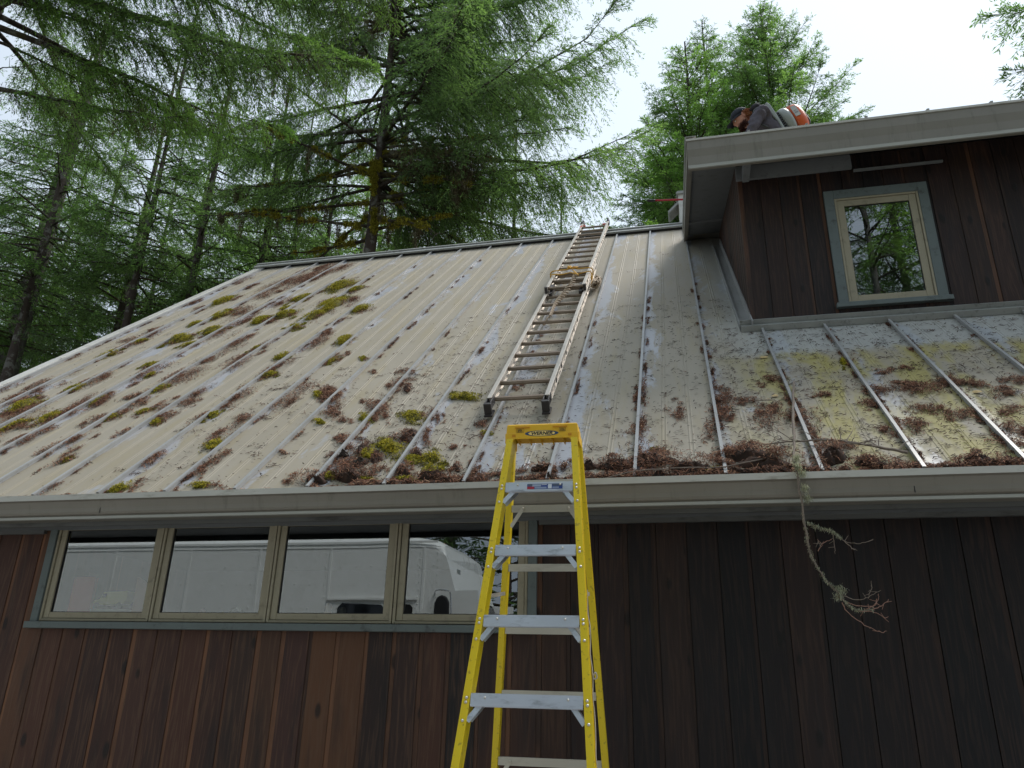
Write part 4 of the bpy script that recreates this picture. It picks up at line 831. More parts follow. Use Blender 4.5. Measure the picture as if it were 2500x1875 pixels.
def fibres(V, F, T, P, L, W, yaw, tilt, tint):
    """curved two-quad slivers lying near the surface"""
    n = len(P); d = np.stack([np.cos(yaw)*np.cos(tilt), np.sin(yaw)*np.cos(tilt), np.sin(tilt)], 1)
    sd = np.stack([-np.sin(yaw), np.cos(yaw), nr.uniform(-0.5, 0.5, n)], 1)
    bend = nr.uniform(-0.35, 0.35, n)[:, None]*L[:, None]
    a = P-d*L[:, None]/2; b = P+sd*bend*0.5+np.array([0, 0, 1])*(L[:, None]*0.10); c = P+d*L[:, None]/2
    w = sd*W[:, None]/2
    base = sum(len(x) for x in V)
    vs = np.stack([a-w*.5, a+w*.5, b-w, b+w, c-w*.3, c+w*.3], 1).reshape(-1, 3)
    i = base+np.arange(n)*6
    F.append(np.stack([i, i+1, i+3, i+2], 1)); F.append(np.stack([i+2, i+3, i+5, i+4], 1)); V.append(vs); T.append(np.repeat(tint, 6))
def mound(V, F, T, c, A, B, h, tint, n=14, rings=4):
    base = sum(len(x) for x in V); vs = [(c[0], c[1], 0.002+h)]; tt = [tint]; ph = nr.uniform(0.65, 1.15, n)
    ph = (ph+np.roll(ph, 1)+0.4*nr.uniform(.6, 1.2, n))/2.4
    for r in range(1, rings+1):
        q = r/rings
        for k in range(n):
            a = 2*math.pi*k/n; u = q*ph[k]
            vs.append((c[0]+A[0]*math.cos(a)*u+B[0]*math.sin(a)*u, c[1]+A[1]*math.cos(a)*u+B[1]*math.sin(a)*u, 0.002+max(0, h*(1-q**2)*nr.uniform(0.5, 1.3)) - (0.004 if r == rings else 0)))
            tt.append(min(1, max(0, tint+nr.uniform(-.12, .12))))
    fs = [(base, base+1+k, base+1+(k+1) % n, base+1+(k+1) % n) for k in range(n)]
    for r in range(rings-1):
        for k in range(n): a, b = base+1+r*n+k, base+1+r*n+(k+1) % n; fs.append((a, a+n, b+n, b))
    V.append(np.array(vs)); F.append(np.array(fs)); T.append(np.array(tt))
big_moss = []
rows = [(float(a), float(b), float(c), float(d), float(e), float(f), g_) for a, b, c, d, e, f, g_ in (x.split(',') for x in PATCH.split(';'))]
def patch(V, F, T, row, kind, scale=1.0):
    x, s, ax, as_, bx, bs, _ = row; A, B = np.array([ax, as_])*1.12, np.array([bx, bs])*1.12
    area = abs(A[0]*B[1]-A[1]*B[0])*math.pi; sz = math.sqrt(area/math.pi)
    if kind == 'M':
        h = min(0.06, sz*0.30); N = int(area*26000*scale)+60
        for q in range(3):
            o = nr.uniform(-.2, .2, 2); mound(V, F, T, (x+A[0]*o[0]+B[0]*o[1], s+A[1]*o[0]+B[1]*o[1]), A*.62, B*.62, h*nr.uniform(.6, 1), 0.22)
    else:
        eave = s < 0.22 and (x > -.8 or -2.6 < x < -1.2); h = min(0.085 if kind == 'D' else 0.022, sz*(0.30 if kind == 'D' else 0.16)); h = max(h, min(.085, sz*.55)) if eave else h; N = int(area*(14000 if kind == 'L' else 17000)*scale)+30
        if kind == 'D' or eave:
            for q in range(3):
                o = nr.uniform(-.5, .5, 2); mound(V, F, T, (x+A[0]*o[0]+B[0]*o[1], s+A[1]*o[0]+B[1]*o[1]), A*.5, B*.5, h*nr.uniform(.4, .9), 0.12)
    # clumpy sampling, ragged edges: small heaps of very different size
    nc = 12; cl = nr.normal(0, 0.52, (nc, 2)); wt = nr.random(nc)**2+.05; ci = nr.choice(nc, N, p=wt/wt.sum()); sg_ = nr.uniform(.10, .34, nc)[ci][:, None]; u = cl[ci]+nr.normal(0, 1, (N, 2))*sg_; r2 = (u**2).sum(1); k = r2 < 2.6; u, r2 = u[k], r2[k]; N = len(u)
    P = np.zeros((N, 3)); P[:, 0] = x+A[0]*u[:, 0]+B[0]*u[:, 1]; P[:, 1] = s+A[1]*u[:, 0]+B[1]*u[:, 1]; P[:, 1] = np.maximum(P[:, 1], -0.06)
    P[:, 2] = 0.003+np.maximum(0, h*(1-r2*0.7))*nr.uniform(0.2, 1.15, N)
    if kind == 'M':
        fibres(V, F, T, P, nr.uniform(.010, .024, N), nr.uniform(.003, .006, N), nr.uniform(0, 6.28, N), nr.uniform(-.2, 1.1, N), np.clip(nr.normal(0.62, 0.2, N)-0.25*(r2 > .8), 0, 1))
    else:
        m_ = 0.50 if kind == 'L' else 0.36
        fibres(V, F, T, P, nr.uniform(.010, .038, N), nr.uniform(.0024, .0050, N), nr.uniform(0, 6.28, N), nr.normal(0, .35, N), np.clip(nr.normal(m_, 0.27, N), 0, 1))
own = []
for i_, row in enumerate(rows):
    x, s_, ax, as_, bx, bs, ty_ = row
    if x < -2.9:                                    # on the left slope the litter trails down the panels
        a_ = math.hypot(ax, as_); b_ = math.hypot(bx, bs); ln = max(a_, b_)*(1.05 if ty_ != 'M' else .95); wd = min(a_, b_)*(.72 if ty_ != 'M' else .78)
        row = (x, s_, wd, 0.0, nr.uniform(-.02, .02), ln, ty_); rows[i_] = row
for row in rows:
    if row[6] == 'M' and row[1] < 1.45 and row[0] < -0.9 and row[0] > -3.6: own.append(row)
    elif row[6] == 'M':
        patch(MVs, MFs, MTt, row, 'M'); patch(LV, LF, LTt, (row[0]+.03, row[1]-.02, row[2], row[3], row[4], row[5], 'L'), 'L', 0.5)
    else: patch(LV, LF, LTt, row, row[6], .75 if row[0] < -2.9 else 1.0)
# litter packed against the uphill side of the gutter and along the seams
for i in range(150):
    x = nr.uniform(-1.8, 2.6); patch(LV, LF, LTt, (x, nr.uniform(-0.03, 0.03), nr.uniform(.03, .10), 0, 0, nr.uniform(.02, .05), 'L'), 'L' if nr.random() < .8 else 'D', 0.9)
for i in range(60):
    x = nr.uniform(-6.3, -1.8); patch(LV, LF, LTt, (x, nr.uniform(-0.03, 0.01), nr.uniform(.02, .06), 0, 0, nr.uniform(.01, .025), 'L'), 'L', 0.6)
for k in range(-13, 8):
    xk = X0+k*SP; top = 6.6 if k < -4 else (4.2 if k < 2 else 2.4)
    for i in range(26 if k < -4 else 20):
        s = top*nr.random()**(0.9 if k < -4 else 1.6); patch(LV, LF, LTt, (xk+nr.choice([0.022, 0.03, -0.02]), s, nr.uniform(.006, .016), 0, 0, nr.uniform(.02, .11), 'L'), 'L' if nr.random() < .7 else 'D', 0.8)
# loose needles strewn over the right half, and a thin sprinkle elsewhere
def strew(N, x0, x1, s1, pw, tm, L0=.010, L1=.034, clump=60):
    c = np.stack([nr.uniform(x0, x1, clump), s1*nr.random(clump)**pw], 1); ci = nr.integers(0, clump, N)
    u = nr.random(N) < .55
    P = np.zeros((N, 3)); P[:, 0] = np.where(u, c[ci, 0]+nr.normal(0, .028, N), nr.uniform(x0, x1, N)); P[:, 1] = np.where(u, c[ci, 1]+nr.normal(0, .018, N), s1*nr.random(N)**pw); P[:, 2] = nr.uniform(.003, .008, N)
    lim = np.where(P[:, 0] > XD-.12, SD0-.13, RL-.2); P = P[(P[:, 1] < lim) & (P[:, 1] > -.03) & (P[:, 0] > XL+.1)]; N = len(P)
    yaw = np.where(nr.random(N) < .7, nr.normal(0, .5, N), nr.uniform(0, 6.28, N))
    fibres(LV, LF, LTt, P, nr.uniform(L0, L1, N), nr.uniform(.003, .0062, N), yaw, nr.normal(0, .15, N), np.clip(nr.normal(tm, .13, N), 0, 1))
strew(7500, -2.2, 2.7, 3.6, 1.35, 0.13, .010, .036, clump=900); strew(4200, .2, 2.7, 2.5, 1.0, 0.15, .010, .038, clump=600); strew(2500, -6.3, 0.5, 7.4, 0.9, 0.2, .006, .02, clump=150); strew(2200, -3.6, -0.8, 2.2, 1.0, .18, clump=80)
tag(np_mesh("needle_litter", np.concatenate(LV), np.concatenate(LF), M_LITTER, np.concatenate(LTt), None, RM), "reddish brown dead needles and twigs strewn over the roof and gutter", "leaf litter", kind='stuff')
tag(np_mesh("roof_moss", np.concatenate(MVs), np.concatenate(MFs), M_MOSS, np.concatenate(MTt), None, RM), "small yellow-green moss cushions scattered over the metal roof", "moss", kind='stuff')
OWN_LABELS = {}
own.sort(key=lambda r: r[0])
for i, row in enumerate(own):
    V, F, T = [], [], []; patch(V, F, T, row, 'M', 1.2)
    o = np_mesh("moss_clump", np.concatenate(V), np.concatenate(F), M_MOSS, np.concatenate(T), None, RM)
    own[i] = (o, row)
MOSS_LABELS = ['small moss clump against a seam high on the left roof', 'leftmost moss clump at the eave, touching the gutter lip', 'plump bright yellow moss clump with brown litter above it, on the left roof', 'small moss clump at the eave left of the big dark heap', 'bright moss clump at the foot of a litter pile beside a seam', 'thin bright moss streak hugging the left side of a seam above the big heap', 'flat yellow moss strip along the gutter under the big dark heap', 'upright bright green moss tuft in the big dark heap beside the black clod', 'moss strip on the gutter just right of the seam that ends in the big heap', 'long olive moss clump beside litter crossing a seam near the ladder foot', 'largest olive moss clump, sloping up to the right from the big dark heap', 'brownish yellow moss clump right of the seam beside the big heap', 'pale green moss strip at the gutter right of the big heap', "wide yellow-green moss clump left of the roof ladder's left foot", 'tallest bright moss clump right of the big heap near the gutter', 'yellow drooping moss clump just below the tallest bright one', "little moss clump in the litter left of the stepladder's top cap"]
for i, (o, row) in enumerate(own):
    tag(o, MOSS_LABELS[i] if i < len(MOSS_LABELS) else "moss clump near the eave", "moss", "moss clumps on the lower roof")

# fallen cone-like chunks of bark mould standing on edge at the gutter
M_MOULD = mat("dark bark chunk", (0.035, 0.026, 0.020), 0.95, 0, 0.4, 30, bmp=0.8)
for (x, s, h, w_, lab) in ((-0.905, 0.0, 0.075, 0.035, "pointed brown-green leaf mould tuft standing at the gutter edge framed by the stepladder"), (-0.70, 0.0, 0.06, 0.022, "narrow dark bark chunk at the gutter, right of the pointed tuft"), (-2.06, 0.42, 0.055, 0.035, "dark upright bark flake on the moss heap left of the ladder"), (-1.90, 0.30, 0.050, 0.05, "black clod of leaf mould below the moss heap")):
    g = MB(); r5 = random.Random(int(h*1e4)); n = 9
    vs = [(x+r5.uniform(-.004, .004), s, h)]; fs = []
    for j, (q, hh) in enumerate(((0.25, 0.80), (0.6, 0.5), (1.0, 0.22), (0.8, 0.0))):
        for k in range(n): a = 6.283*k/n; rr = w_*q*r5.uniform(.55, 1.45); vs.append((x+rr*math.cos(a), s+rr*.8*math.sin(a), max(.002, h*hh*r5.uniform(.6, 1.25)+.002)))
    fs = [(0, 1+k, 1+(k+1) % n) for k in range(n)]+[(1+j*n+k, 1+(j+1)*n+k, 1+(j+1)*n+(k+1) % n, 1+j*n+(k+1) % n) for j in range(3) for k in range(n)]
    g.add(vs, fs); tag(g.build("debris_chunk", M_MOULD, None, RM), lab, "debris")
# pale fallen leaves
M_LEAF = mat("pale dead leaf", (0.50, 0.36, 0.16), 0.7, 0, 0.2)
for (x, s, r_, lab) in ((0.62, 1.80, .022, "pale yellow leaf lying on the panel below the dormer's corner"), (0.60, 1.05, .020, "small tan leaf on the roof beside the long dead branch"), (1.72, .95, .022, "cream leaf against the seam at the right side of the roof")):
    g = MB(); r5 = random.Random(int(x*100)); n = 9
    g.add([(x, s, .014)]+[(x+r_*math.cos(6.283*k/n)*r5.uniform(.8, 1.5), s+r_*math.sin(6.283*k/n)*r5.uniform(.5, 1), .006+r5.uniform(0, .008)) for k in range(n)], [(0, 1+k, 1+(k+1) % n) for k in range(n)])
    tag(g.build("leaf", M_LEAF, None, RM, recalc=False), lab, "leaf")

# ------------------------------------------------------------------ fallen lichen-covered branches
M_TWIG = mat("dead twig bark", (0.20, 0.16, 0.13), 0.9, 0, 0.3, 30, bmp=0.4)
M_TWIGR = mat("reddish twig", (0.30, 0.17, 0.13), 0.8, 0, 0.3, 30)
M_LICHEN = tint_material("grey-green lichen", [(0.0, (0.20, 0.20, 0.15)), (0.5, (0.42, 0.43, 0.33)), (1.0, (0.60, 0.60, 0.44))], 0.95, 0.15)
hb = empty("fallen_branch", (0.55, 3.86, 1.0), 0, "dead branch crusted with grey-green lichen hanging over the gutter in front of the wall", "branch")
r6 = random.Random(3)
def jit(pts, a): return [Vector(p)+Vector((r6.uniform(-a, a), r6.uniform(-a, a), r6.uniform(-a, a))) for p in wob(pts, 5)]
main_pts = [tuple(rp(0.74, 1.22, 0.03)), tuple(rp(0.66, 0.72, 0.06)), tuple(rp(0.60, 0.30, 0.07)), (0.555, 3.97, 1.085), (0.547, 3.875, 1.03), (0.552, 3.865, 0.90), (0.557, 3.86, 0.72), (0.563, 3.86, 0.624), (0.582, 3.86, 0.558), (0.618, 3.86, 0.484), (0.663, 3.86, 0.430), (0.700, 3.86, 0.372), (0.745, 3.86, 0.345), (0.80, 3.86, 0.352)]
mp_ = jit(main_pts, 0.003)
g = MB(); nn = len(mp_); g.tube(mp_, [(0.0075-0.0052*i/nn)*r6.uniform(.8, 1.25) for i in range(nn)], 6); g.build("stem", M_TWIG, hb, smooth=True)
side = [[(0.574, 3.86, 0.745), (0.62, 3.85, 0.715), (0.671, 3.84, 0.699), (0.719, 3.83, 0.651), (0.78, 3.82, 0.641), (0.838, 3.82, 0.655)], [(0.719, 3.83, 0.651), (0.75, 3.82, 0.61)], [(0.671, 3.84, 0.690), (0.675, 3.85, 0.64), (0.672, 3.85, 0.60)], [(0.60, 3.86, 0.615), (0.63, 3.85, 0.65), (0.665, 3.84, 0.665)], [(0.615, 3.85, 0.63), (0.605, 3.84, 0.66)],
        [(0.640, 3.86, 0.445), (0.70, 3.86, 0.405), (0.76, 3.86, 0.395), (0.81, 3.86, 0.415), (0.847, 3.86, 0.435)], [(0.79, 3.86, 0.402), (0.81, 3.86, 0.44), (0.815, 3.86, 0.475)], [(0.80, 3.86, 0.352), (0.84, 3.86, 0.365), (0.875, 3.85, 0.395)], [(0.745, 3.86, 0.345), (0.81, 3.86, 0.34), (0.85, 3.86, 0.315)], [(0.68, 3.86, 0.38), (0.70, 3.86, 0.335), (0.76, 3.86, 0.285), (0.82, 3.86, 0.255), (0.85, 3.86, 0.26)], [(0.66, 3.86, 0.41), (0.72, 3.86, 0.372), (0.80, 3.86, 0.365), (0.83, 3.86, 0.39), (0.835, 3.85, 0.42)], [(0.83, 3.86, 0.40), (0.81, 3.86, 0.37), (0.77, 3.86, 0.35)]]
for j, sp_ in enumerate(side):
    g = MB(); pts = jit(sp_, 0.0025); g.tube(pts, [0.0022-0.0011*i/len(pts) for i in range(len(pts))], 5)
    for q in range(3):
        p = pts[r6.randrange(2, len(pts))] if len(pts) > 3 else pts[-1]; g.tube([p, p+Vector((r6.uniform(-.03, .03), 0, r6.uniform(-.03, .03)))], [0.0014, 0.0008], 4)
    g.build("twig", M_TWIGR if j in (3, 7, 8, 9, 10, 11) else M_TWIG, hb)
def lichen(points, N, rad, parent, name="lichen", L=(.008, .022), dz=-0.5):
    V, F, T = [], [], []; P = np.array([list(points[i]) for i in nr.integers(0, len(points), N)])+nr.normal(0, rad, (N, 3))
    fibres(V, F, T, P, nr.uniform(L[0], L[1], N), nr.uniform(.0012, .003, N), nr.uniform(0, 6.28, N), nr.uniform(-1.4, .9, N), nr.uniform(0, 1, N))
    return np_mesh(name, np.concatenate(V), np.concatenate(F), M_LICHEN, np.concatenate(T), parent)
tufts = [mp_[i] for i in range(len(mp_)) if r6.random() < 0.55 and i > 8]
lichen(mp_[6:]*2+tufts[::2]*3, 950, 0.004, hb)
lichen([Vector((0.56, 3.90, 1.07)), Vector((0.553, 3.86, 1.02)), Vector((0.57, 3.86, .985)), Vector((0.575, 3.86, .91)), Vector((.58, 3.86, .86))], 900, 0.010, hb, L=(.010, .030))
lichen([Vector((0.672, 3.86, .44)), Vector((0.685, 3.86, .43)), Vector((0.665, 3.86, .405))], 240, 0.009, hb, L=(.010, .028)); lichen(jit(side[0], .002)[:14], 350, .004, hb)
b2 = empty("long_branch", rp(0.8, 0.3, 0.03), 0, "long thin bare branch lying across the seams just above the gutter", "branch")
bp = jit([tuple(rp(0.44, 0.30, 0.03)), tuple(rp(0.60, 0.29, 0.045)), tuple(rp(0.78, 0.28, 0.05)), tuple(rp(0.90, 0.24, 0.045)), tuple(rp(1.02, 0.18, 0.04)), tuple(rp(1.12, 0.135, 0.03))], .003)
g = MB(); g.tube(bp, [0.0035+0.005*i/len(bp) for i in range(len(bp))], 6); g.build("stem", M_TWIG, b2)
for i in range(16):
    p = bp[r6.randrange(3, len(bp)-1)]; d = Vector((r6.uniform(-.14, .14), r6.uniform(-.06, .14), 0)); q = p+Vector((d.x, d.y*CT, d.y*ST+r6.uniform(-.005, .05))); m_ = (p+q)/2+Vector((r6.uniform(-.02, .02), 0, r6.uniform(0, .02)))
    g = MB(); g.tube(wob([p, m_, q], 4), [0.0026]*5+[0.0012]*4, 4); e = m_+Vector((r6.uniform(-.06, .06), 0.01, r6.uniform(0, .04))); g.tube([m_, e], [.0015, .0008], 4); g.build("twig", M_TWIG, b2)
b3 = empty("short_branch", rp(0.1, 0.05, 0.03), 0, "short dead twig resting on the gutter lip beneath the big litter pile", "branch")
bp = jit([tuple(rp(-0.42, -0.03, 0.02)), tuple(rp(-0.25, 0.0, 0.04)), tuple(rp(0.0, 0.02, 0.045)), tuple(rp(0.22, 0.03, 0.04)), tuple(rp(.5, .12, .05))], .003)
g = MB(); g.tube(bp, 0.0035, 6); g.build("stem", M_TWIG, b3)
for (x, s, ln, lab) in ((0.45, .98, .30, "thin dead stick on the roof above the litter, left of the hanging branch"), (-5.2, 0.05, .15, "tiny fork of twig standing at the far left end of the gutter"), (-3.45, 2.55, .25, "sprawling twig caught on a seam in the middle of the left roof"), (-1.27, .60, .10, "small forked twig on the panel left of the stepladder's cap")):
    e = empty("fallen_twig", rp(x, s, .01), 0, lab, "twig")
    g = MB(); pts = [tuple(rp(x+ln*t*.9, s-ln*t*.45+r6.uniform(-.01, .01), .012+.02*math.sin(3*t))) for t in (-.5, -.2, 0, .25, .5)]; g.tube(wob(pts, 3), .003, 5); g.build("stem", M_TWIG, e)
    g = MB()
    for i in range(6):
        p = Vector(pts[r6.randrange(0, 5)]); g.tube([p, p+Vector((r6.uniform(-.07, .07), r6.uniform(-.02, .04), r6.uniform(0, .06)))], [.002, .001], 4)
    g.build("side_twigs", M_TWIG, e)

# ------------------------------------------------------------------ conifers
def bark_material(name, a, b_, moss=0.0):
    m, nt, b = new_mat(name); v = texco(nt, (1, 1, .35)); n = noise(nt, v, 9, 6, 0.7); n2 = noise(nt, texco(nt), 1.6, 4)
    c = mix(nt, n, a, b_)
    c = mix(nt, mth(nt, 'MULTIPLY', maprange(nt, noise(nt, texco(nt), 5.0, 4), 0.52, 0.62), 0.45), c, (0.27, 0.27, 0.25))
    if moss: c = mix(nt, mth(nt, 'MULTIPLY', maprange(nt, n2, 0.5, 0.62), moss), c, (0.11, 0.095, 0.012))
    lk(nt, c, b.inputs['Base Color']); b.inputs['Roughness'].default_value = 0.95; bump(nt, b, n, 0.9, 0.05); return m
M_BARK = bark_material("conifer bark", (0.028, 0.020, 0.017), (0.095, 0.070, 0.058))
M_BARKG = bark_material("grey lichen bark", (0.045, 0.040, 0.036), (0.16, 0.145, 0.13))
M_BRANCH = bark_material("branch bark", (0.022, 0.017, 0.013), (0.060, 0.045, 0.032), 0.35)
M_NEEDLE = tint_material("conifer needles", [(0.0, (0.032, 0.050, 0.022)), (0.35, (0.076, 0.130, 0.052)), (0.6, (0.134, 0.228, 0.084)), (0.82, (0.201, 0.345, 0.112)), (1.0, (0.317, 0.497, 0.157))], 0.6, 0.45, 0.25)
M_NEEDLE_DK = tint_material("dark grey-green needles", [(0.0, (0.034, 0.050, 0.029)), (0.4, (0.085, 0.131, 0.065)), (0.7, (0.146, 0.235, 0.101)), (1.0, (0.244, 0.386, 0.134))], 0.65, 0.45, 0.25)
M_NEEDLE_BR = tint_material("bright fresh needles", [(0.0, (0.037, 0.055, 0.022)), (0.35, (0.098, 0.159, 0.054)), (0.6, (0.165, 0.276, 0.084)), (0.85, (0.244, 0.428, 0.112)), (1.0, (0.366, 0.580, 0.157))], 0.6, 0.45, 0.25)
M_DEAD = tint_material("dead grey twigs and hanging lichen", [(0.0, (0.05, 0.035, 0.022)), (0.5, (0.14, 0.11, 0.075)), (1.0, (0.30, 0.28, 0.19))], 0.95, 0.2)
M_BMOSS = tint_material("branch moss", [(0.0, (0.12, 0.105, 0.018)), (0.5, (0.32, 0.29, 0.04)), (1.0, (0.50, 0.45, 0.07))], 0.95, 0.15)

def tubes_np(P, Rr, sides=4):
    """P (n,k,3) centre lines, Rr (n,k) radii -> verts, quads"""
    n, k, _ = P.shape; D = np.gradient(P, axis=1); D /= np.linalg.norm(D, axis=2, keepdims=True)+1e-9
    up = np.array([0.13, 0.07, 1.0]); A = np.cross(D, up); A /= np.linalg.norm(A, axis=2, keepdims=True)+1e-9; B = np.cross(D, A)
    an = np.arange(sides)*2*np.pi/sides
    V = P[:, :, None, :]+(A[:, :, None, :]*np.cos(an)[None, None, :, None]+B[:, :, None, :]*np.sin(an)[None, None, :, None])*Rr[:, :, None, None]
    V = V.reshape(-1, 3); i = (np.arange(n)[:, None, None]*k+np.arange(k-1)[None, :, None])*sides; s = np.arange(sides)[None, None, :]; s2 = (s+1) % sides
    F = np.stack([i+s, i+s2, i+sides+s2, i+sides+s], -1).reshape(-1, 4); return V, F
def branch_curves(br, k=9):
    """br rows: base xyz, azimuth, elevation, length, droop, lift"""
    t = np.linspace(0, 1, k)[None, :]; b = br[:, None, :]
    L = b[:, :, 5]; h = L*t*np.cos(b[:, :, 4]); z = L*(t*np.sin(b[:, :, 4])-b[:, :, 6]*t**1.6+b[:, :, 7]*t**4)
    return np.stack([b[:, :, 0]+np.cos(b[:, :, 3])*h, b[:, :, 1]+np.sin(b[:, :, 3])*h, b[:, :, 2]+z], -1)
def lerp_curve(C, idx, t):
    k = C.shape[1]-1; f = np.clip(t, 0, .9999)*k; i = f.astype(int); w = (f-i)[:, None]
    return C[idx, i]*(1-w)+C[idx, i+1]*w, C[idx, i+1]-C[idx, i]
def foliage(C, L, rg, per_m=9.0, side_len=0.30, hang=0.25, t0=0.18, bl=(0.10, 0.19), bw=0.030, step=0.07, bright=0.5, flat=0.5, tw_max=1.6, fill=1.0, second=True):
    """side twigs in two ranks along every branch, needle sprays along every twig. returns V,F,tint and twig centre lines"""
    n = np.maximum(3, (L*per_m*(1-t0)).astype(int)); idx = np.repeat(np.arange(len(L)), n); N = len(idx)
    t = t0+(1-t0)*rg.random(N)**0.85; p, d = lerp_curve(C, idx, t); d /= np.linalg.norm(d, axis=1, keepdims=True)
    sd = np.cross(d, [0, 0, 1.0]); sd /= np.linalg.norm(sd, axis=1, keepdims=True)+1e-9; sgn = np.where(rg.random(N) < .5, -1., 1.)[:, None]
    tl = np.minimum(tw_max, L[idx]*side_len*(0.25+1.25*(1-t)**0.75*np.minimum(1, (t-t0)*4+.35)))*rg.uniform(.55, 1.15, N)+0.12
    fw = rg.uniform(.35, .9, N)[:, None]
    D = d*fw+sd*sgn*rg.uniform(.55, 1.0, N)[:, None]+np.array([0, 0, 1.0])*(rg.normal(-hang, .22, N))[:, None]
    tip = t > .93; D[tip] = d[tip]+sd[tip]*sgn[tip]*.25; D /= np.linalg.norm(D, axis=1, keepdims=True)
    sag = tl*(hang*.9+.08)
    base_shade = rg.normal(0, .10, len(L))[idx]
    if second:                                  # short shoots off the longer twigs
        m = np.maximum(0, (tl*9-1).astype(int)); j = np.repeat(np.arange(N), m); u = .15+.8*rg.random(len(j)); q = p[j]+D[j]*(u*tl[j])[:, None]; q[:, 2] -= sag[j]*u*u
        s2 = np.cross(D[j], rg.normal(0, .35, (len(j), 3))+np.array([0, 0, 1.0])); s2 /= np.linalg.norm(s2, axis=1, keepdims=True)+1e-9
        D2 = D[j]*.75+s2*np.where(rg.random(len(j)) < .5, -.75, .75)[:, None]+np.array([0, 0, -1.0])*np.abs(rg.normal(hang, .2, len(j)))[:, None]; D2 /= np.linalg.norm(D2, axis=1, keepdims=True)
        t2 = tl[j]*.34*(1-u*.6)*rg.uniform(.6, 1.2, len(j))+.05
        P_, D_, T_, S_, O_, B_ = np.concatenate([p, q]), np.concatenate([D, D2]), np.concatenate([tl, t2]), np.concatenate([sag, t2*hang]), np.concatenate([t, np.maximum(t[j], u)]), np.concatenate([base_shade, base_shade[j]])
    else: P_, D_, T_, S_, O_, B_ = p, D, tl, sag, t, base_shade
    k = np.maximum(2, (T_/step*fill).astype(int)); j = np.repeat(np.arange(len(T_)), k); M = len(j); u = rg.random(M)
    a = P_[j]+D_[j]*(u*T_[j])[:, None]; a[:, 2] -= S_[j]*u*u
    r = np.cross(D_[j], rg.normal(0, flat, (M, 3))+np.array([0, 0, 1.0])); r /= np.linalg.norm(r, axis=1, keepdims=True)+1e-9
    dd = D_[j]+r*rg.choice([-1., 1.], M)[:, None]*rg.uniform(.35, 1.0, M)[:, None]+rg.normal(0, .18, (M, 3)); dd[:, 2] -= hang*.5; dd /= np.linalg.norm(dd, axis=1, keepdims=True)
    w = np.cross(dd, rg.normal(0, .6, (M, 3))+np.array([0, 0, 1.0])); w /= np.linalg.norm(w, axis=1, keepdims=True)+1e-9
    l = rg.uniform(bl[0], bl[1], M)[:, None]; ww = (bw*rg.uniform(.7, 1.3, M))[:, None]
    V = np.stack([a, a+dd*l*.5-w*ww*.5, a+dd*l, a+dd*l*.5+w*ww*.5], 1).reshape(-1, 3)
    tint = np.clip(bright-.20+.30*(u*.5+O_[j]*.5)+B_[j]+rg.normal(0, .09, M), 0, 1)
    F = np.arange(M*4).reshape(-1, 4)
    tw = np.stack([p, p+D*(tl*.5)[:, None]-np.array([0, 0, 1.0])*(sag*.25)[:, None], p+D*tl[:, None]-np.array([0, 0, 1.0])*sag[:, None]], 1)
    return V, F, np.repeat(tint, 4), tw, tl
def join(parts):
    V, F, o = [], [], 0
    for v, f in parts: V.append(v); F.append(f+o); o += len(v)
    return np.concatenate(V), np.concatenate(F)
def trunk_mesh(H, r0, rg, sides=14, n=26, lean=0.15):
    z = np.linspace(0, H, n); r = r0*(1-z/H)**.8+.012; r[0] *= 1.35; r[1] *= 1.12
    cx = np.cumsum(rg.normal(0, lean*.05, n))*.6; cy = np.cumsum(rg.normal(0, lean*.05, n))*.6
    P = np.stack([cx, cy, z], 1)[None]; V, F = tubes_np(P, r[None], sides); V += rg.normal(0, .012*r0/.2, V.shape)*np.array([1, 1, .2]); return V, F, P[0]
